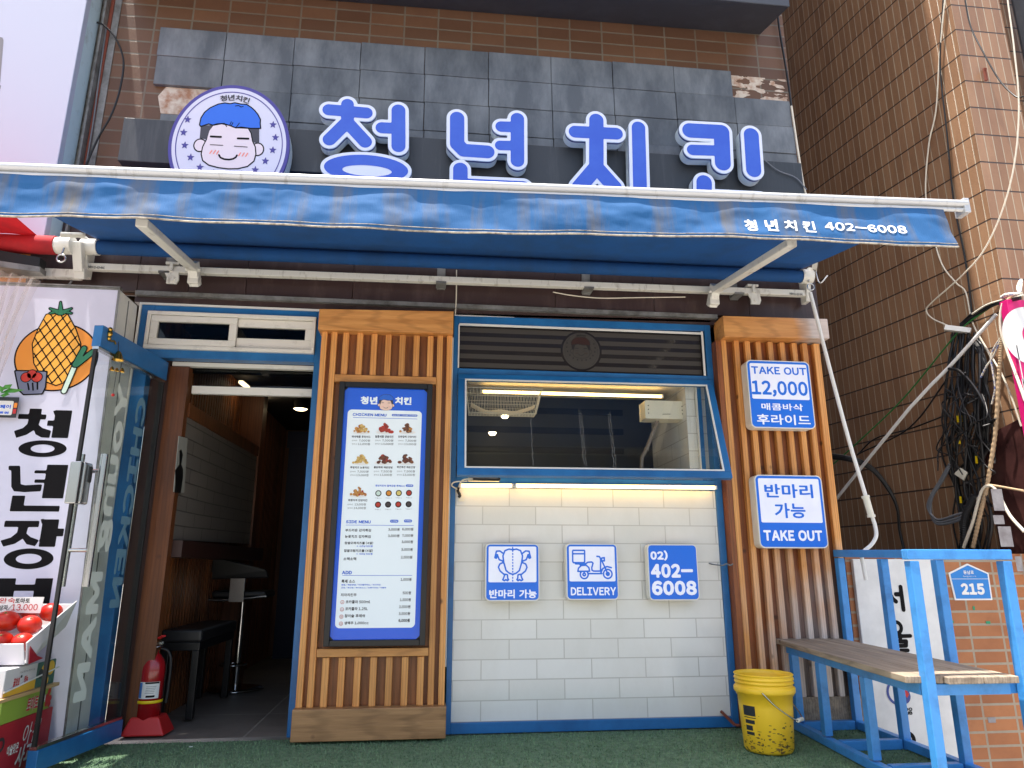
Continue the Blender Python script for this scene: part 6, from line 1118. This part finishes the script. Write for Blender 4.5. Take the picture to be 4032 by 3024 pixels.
m = MB(); patch(m, -2.5, -.55, .172, .252, rr+.001); patch(m, -1.75, -.6, .243, .251, rr+.0015, 1); patch(m, -2.45, -2.0, .176, .248, rr+.0015, 2); patch(m, -1.6, -.9, .178, .188, rr+.0016, 1)
for k_ in range(5): patch(m, -1.7+.02*k_, -1.0+.04*k_, .197+.008*k_, .199+.008*k_, rr+.0016, 3)
obj('label', m, ['label_white','ink','label_blue','gray_glyph'], T)
m = MB(); m.tube([c+Vector((0,0,.40)), c+Vector((0,0,.43))], .014, 10); m.beam(c+Vector((-.03,-.01,.43)), c+Vector((.05,-.03,.44)), .02, .012); m.tube([c+Vector((.03,-.02,.41)), c+Vector((.045,-.04,.425)), c+Vector((.02,-.05,.42))], .003, 6); obj('valve', m, 'steel', T)
m = MB(); m.beam(c+Vector((-.02,0,.445)), c+Vector((.05,-.05,.475)), .022, .008); obj('lever', m, 'red_plastic', T)
m = MB(); m.tube(spline([c+Vector((.02,.01,.41)), c+Vector((.06,.02,.39)), c+Vector((.078,.02,.33)), c+Vector((.078,.02,.2)), c+Vector((.075,.02,.14))],6), .008, 8); obj('hose', m, 'black_rubber', T)
# ================================================================ INSIDE THE SHOP
T = thing('padded_bench', 'black padded bench just inside the doorway along the slatted wall', 'bench seat', (-1.82,.72,-.03))
xA, xB, yA, yB = -1.935, -1.71, .38, 1.15
m = MB(); m.box(xA,xB,yA,yB,.375,.445); obj('seat', m, 'upholstery', T, bevel=.015, seg=3)
m = MB(); m.box(xA+.01,xB-.01,yA+.01,yB-.01,.33,.3745); obj('frame', m, 'black', T, bevel=.003)
for x in (xA+.012, xB-.05):
    for y in (yA+.012, yB-.05): m = MB(); m.box(x,x+.038,y,y+.038,-.03,.3295); obj('leg', m, 'black', T, bevel=.003)
ys = 1.45; c = PY('L4',755,1110,ys); s0 = PY('L4',780,640,ys); zf_ = -.03; c.z = zf_; T = thing('bar_stool', 'black low-backed bar stool on a chrome stem inside the shop', 'stool', c)
m = MB(); m.lathe(c, [(0,.03),(.05,.028),(.14,.016),(.185,.008),(.19,0),(0,0)], 32); obj('base', m, 'chrome', T)
m = MB(); m.tube([c+Vector((0,0,.02)), Vector((c.x,ys,s0.z-.12))], .022, 14); m.tube([Vector((c.x,ys,s0.z-.14)), Vector((c.x,ys,s0.z))], .015, 12); obj('stem', m, 'chrome', T)
m = MB(); m.tube([c+Vector((.09*math.cos(t)-.03, .09*math.sin(t), .16)) for t in np.linspace(0, 6.28, 20)], .007, 7); obj('foot_ring', m, 'chrome', T)
zs = s0.z+.02; m = MB(); n = 20; m.box(c.x-.18,c.x+.19,ys-.16,ys+.16,zs+.004,zs+.055); obj('seat', m, 'upholstery', T, bevel=.02, seg=3)
m = MB(); m.hexa([(c.x-.2,ys-.18,zs+.13),(c.x+.2,ys-.18,zs+.14),(c.x+.2,ys-.14,zs+.14),(c.x-.2,ys-.14,zs+.13),(c.x-.23,ys-.20,zs+.30),(c.x+.18,ys-.20,zs+.20),(c.x+.18,ys-.15,zs+.20),(c.x-.23,ys-.15,zs+.30)]); obj('backrest', m, 'upholstery', T, bevel=.012, seg=3)
m = MB(); m.tube(spline([(c.x-.2,ys-.19,zs+.13),(c.x-.2,ys-.19,zs+.03),(c.x-.17,ys-.19,zs-.005),(c.x,ys-.19,zs),(c.x+.2,ys-.19,zs+.02)],6), .011, 8); m.box(c.x-.05,c.x+.05,ys-.205,ys-.195,zs-.02,zs+.14); obj('bracket', m, 'steel', T, bevel=.002)
p = PY('L3',1560,620,2.0); T = thing('spot_lamp', 'black can spotlight hanging lit from the ceiling inside', 'lamp', p); m = MB(); m.lathe(p, [(.062,0),(.062,.15),(.03,.17),(.03,.3),(0,.3)], 20); obj('can', m, 'black', T); m = MB(); m.lathe(p, [(0,-.012),(.04,-.006),(.056,.004),(0,.006)], 20); obj('bulb', m, 'lamp_white', T)
m = MB(); q = [PP('L3',a,b,(-1.84,0,0),(1,-.036,0)) for a,b in ((262,900),(355,925),(318,1500),(205,1490))]; q = [v+Vector((.006,0,0)) for v in q]; m.prism(q, (.003,0,0)); T = obj('poster', m, 'poster'); tag(T, 'narrow poster with a dark standing figure on the inner tile panel', 'poster')
m = MB(); fpo = Fr((-1.828,0,0),(0,1,0),(0,0,1)); B_ = [tuple(PP('L3',a,b,(-1.828,0,0),(1,-.036,0)).yz) for a,b in ((300,1040),(318,1100),(300,1200),(320,1250),(318,1350),(295,1500),(232,1498),(240,1380),(238,1260),(282,1200),(282,1060))]
P_ = [PP('L3',a,b,(-1.832,0,0),(1,-.036,0)) for a,b in ((300,1040),(318,1100),(300,1200),(320,1250),(318,1350),(295,1500),(232,1498),(240,1380),(238,1260),(282,1200),(282,1060))]; m.prism(P_, (.002,0,0)); obj('printed_figure', m, 'black', T)
for (zo, x, y, s, lb) in (('t',600,1612,.018,'white paper scrap on the turf at the foot of the tiled counter'), ('L2',1080,1385,.02,'pale scrap lying by the bottom of the glass door'), ('8',1188,1528,.008,'small dry leaf on the turf before the doorway')):
    D_ = ray(zo, x, y); t_ = (-.048+.027*CAM[1]-CAM[2])/(D_[2]-.027*D_[1]); p = Vector(CAM+D_*t_); m = MB(); m.prism([p+Vector((s*a, s*b, 0)) for a, b in ((-1.2,-.2),(-.3,-.5),(1.1,.1),(.2,.45),(-.8,.3))], (0,0,.002)); tag(obj('scrap', m, 'label_white'), lb, 'scrap')
bpy.data.objects.remove(_TO)
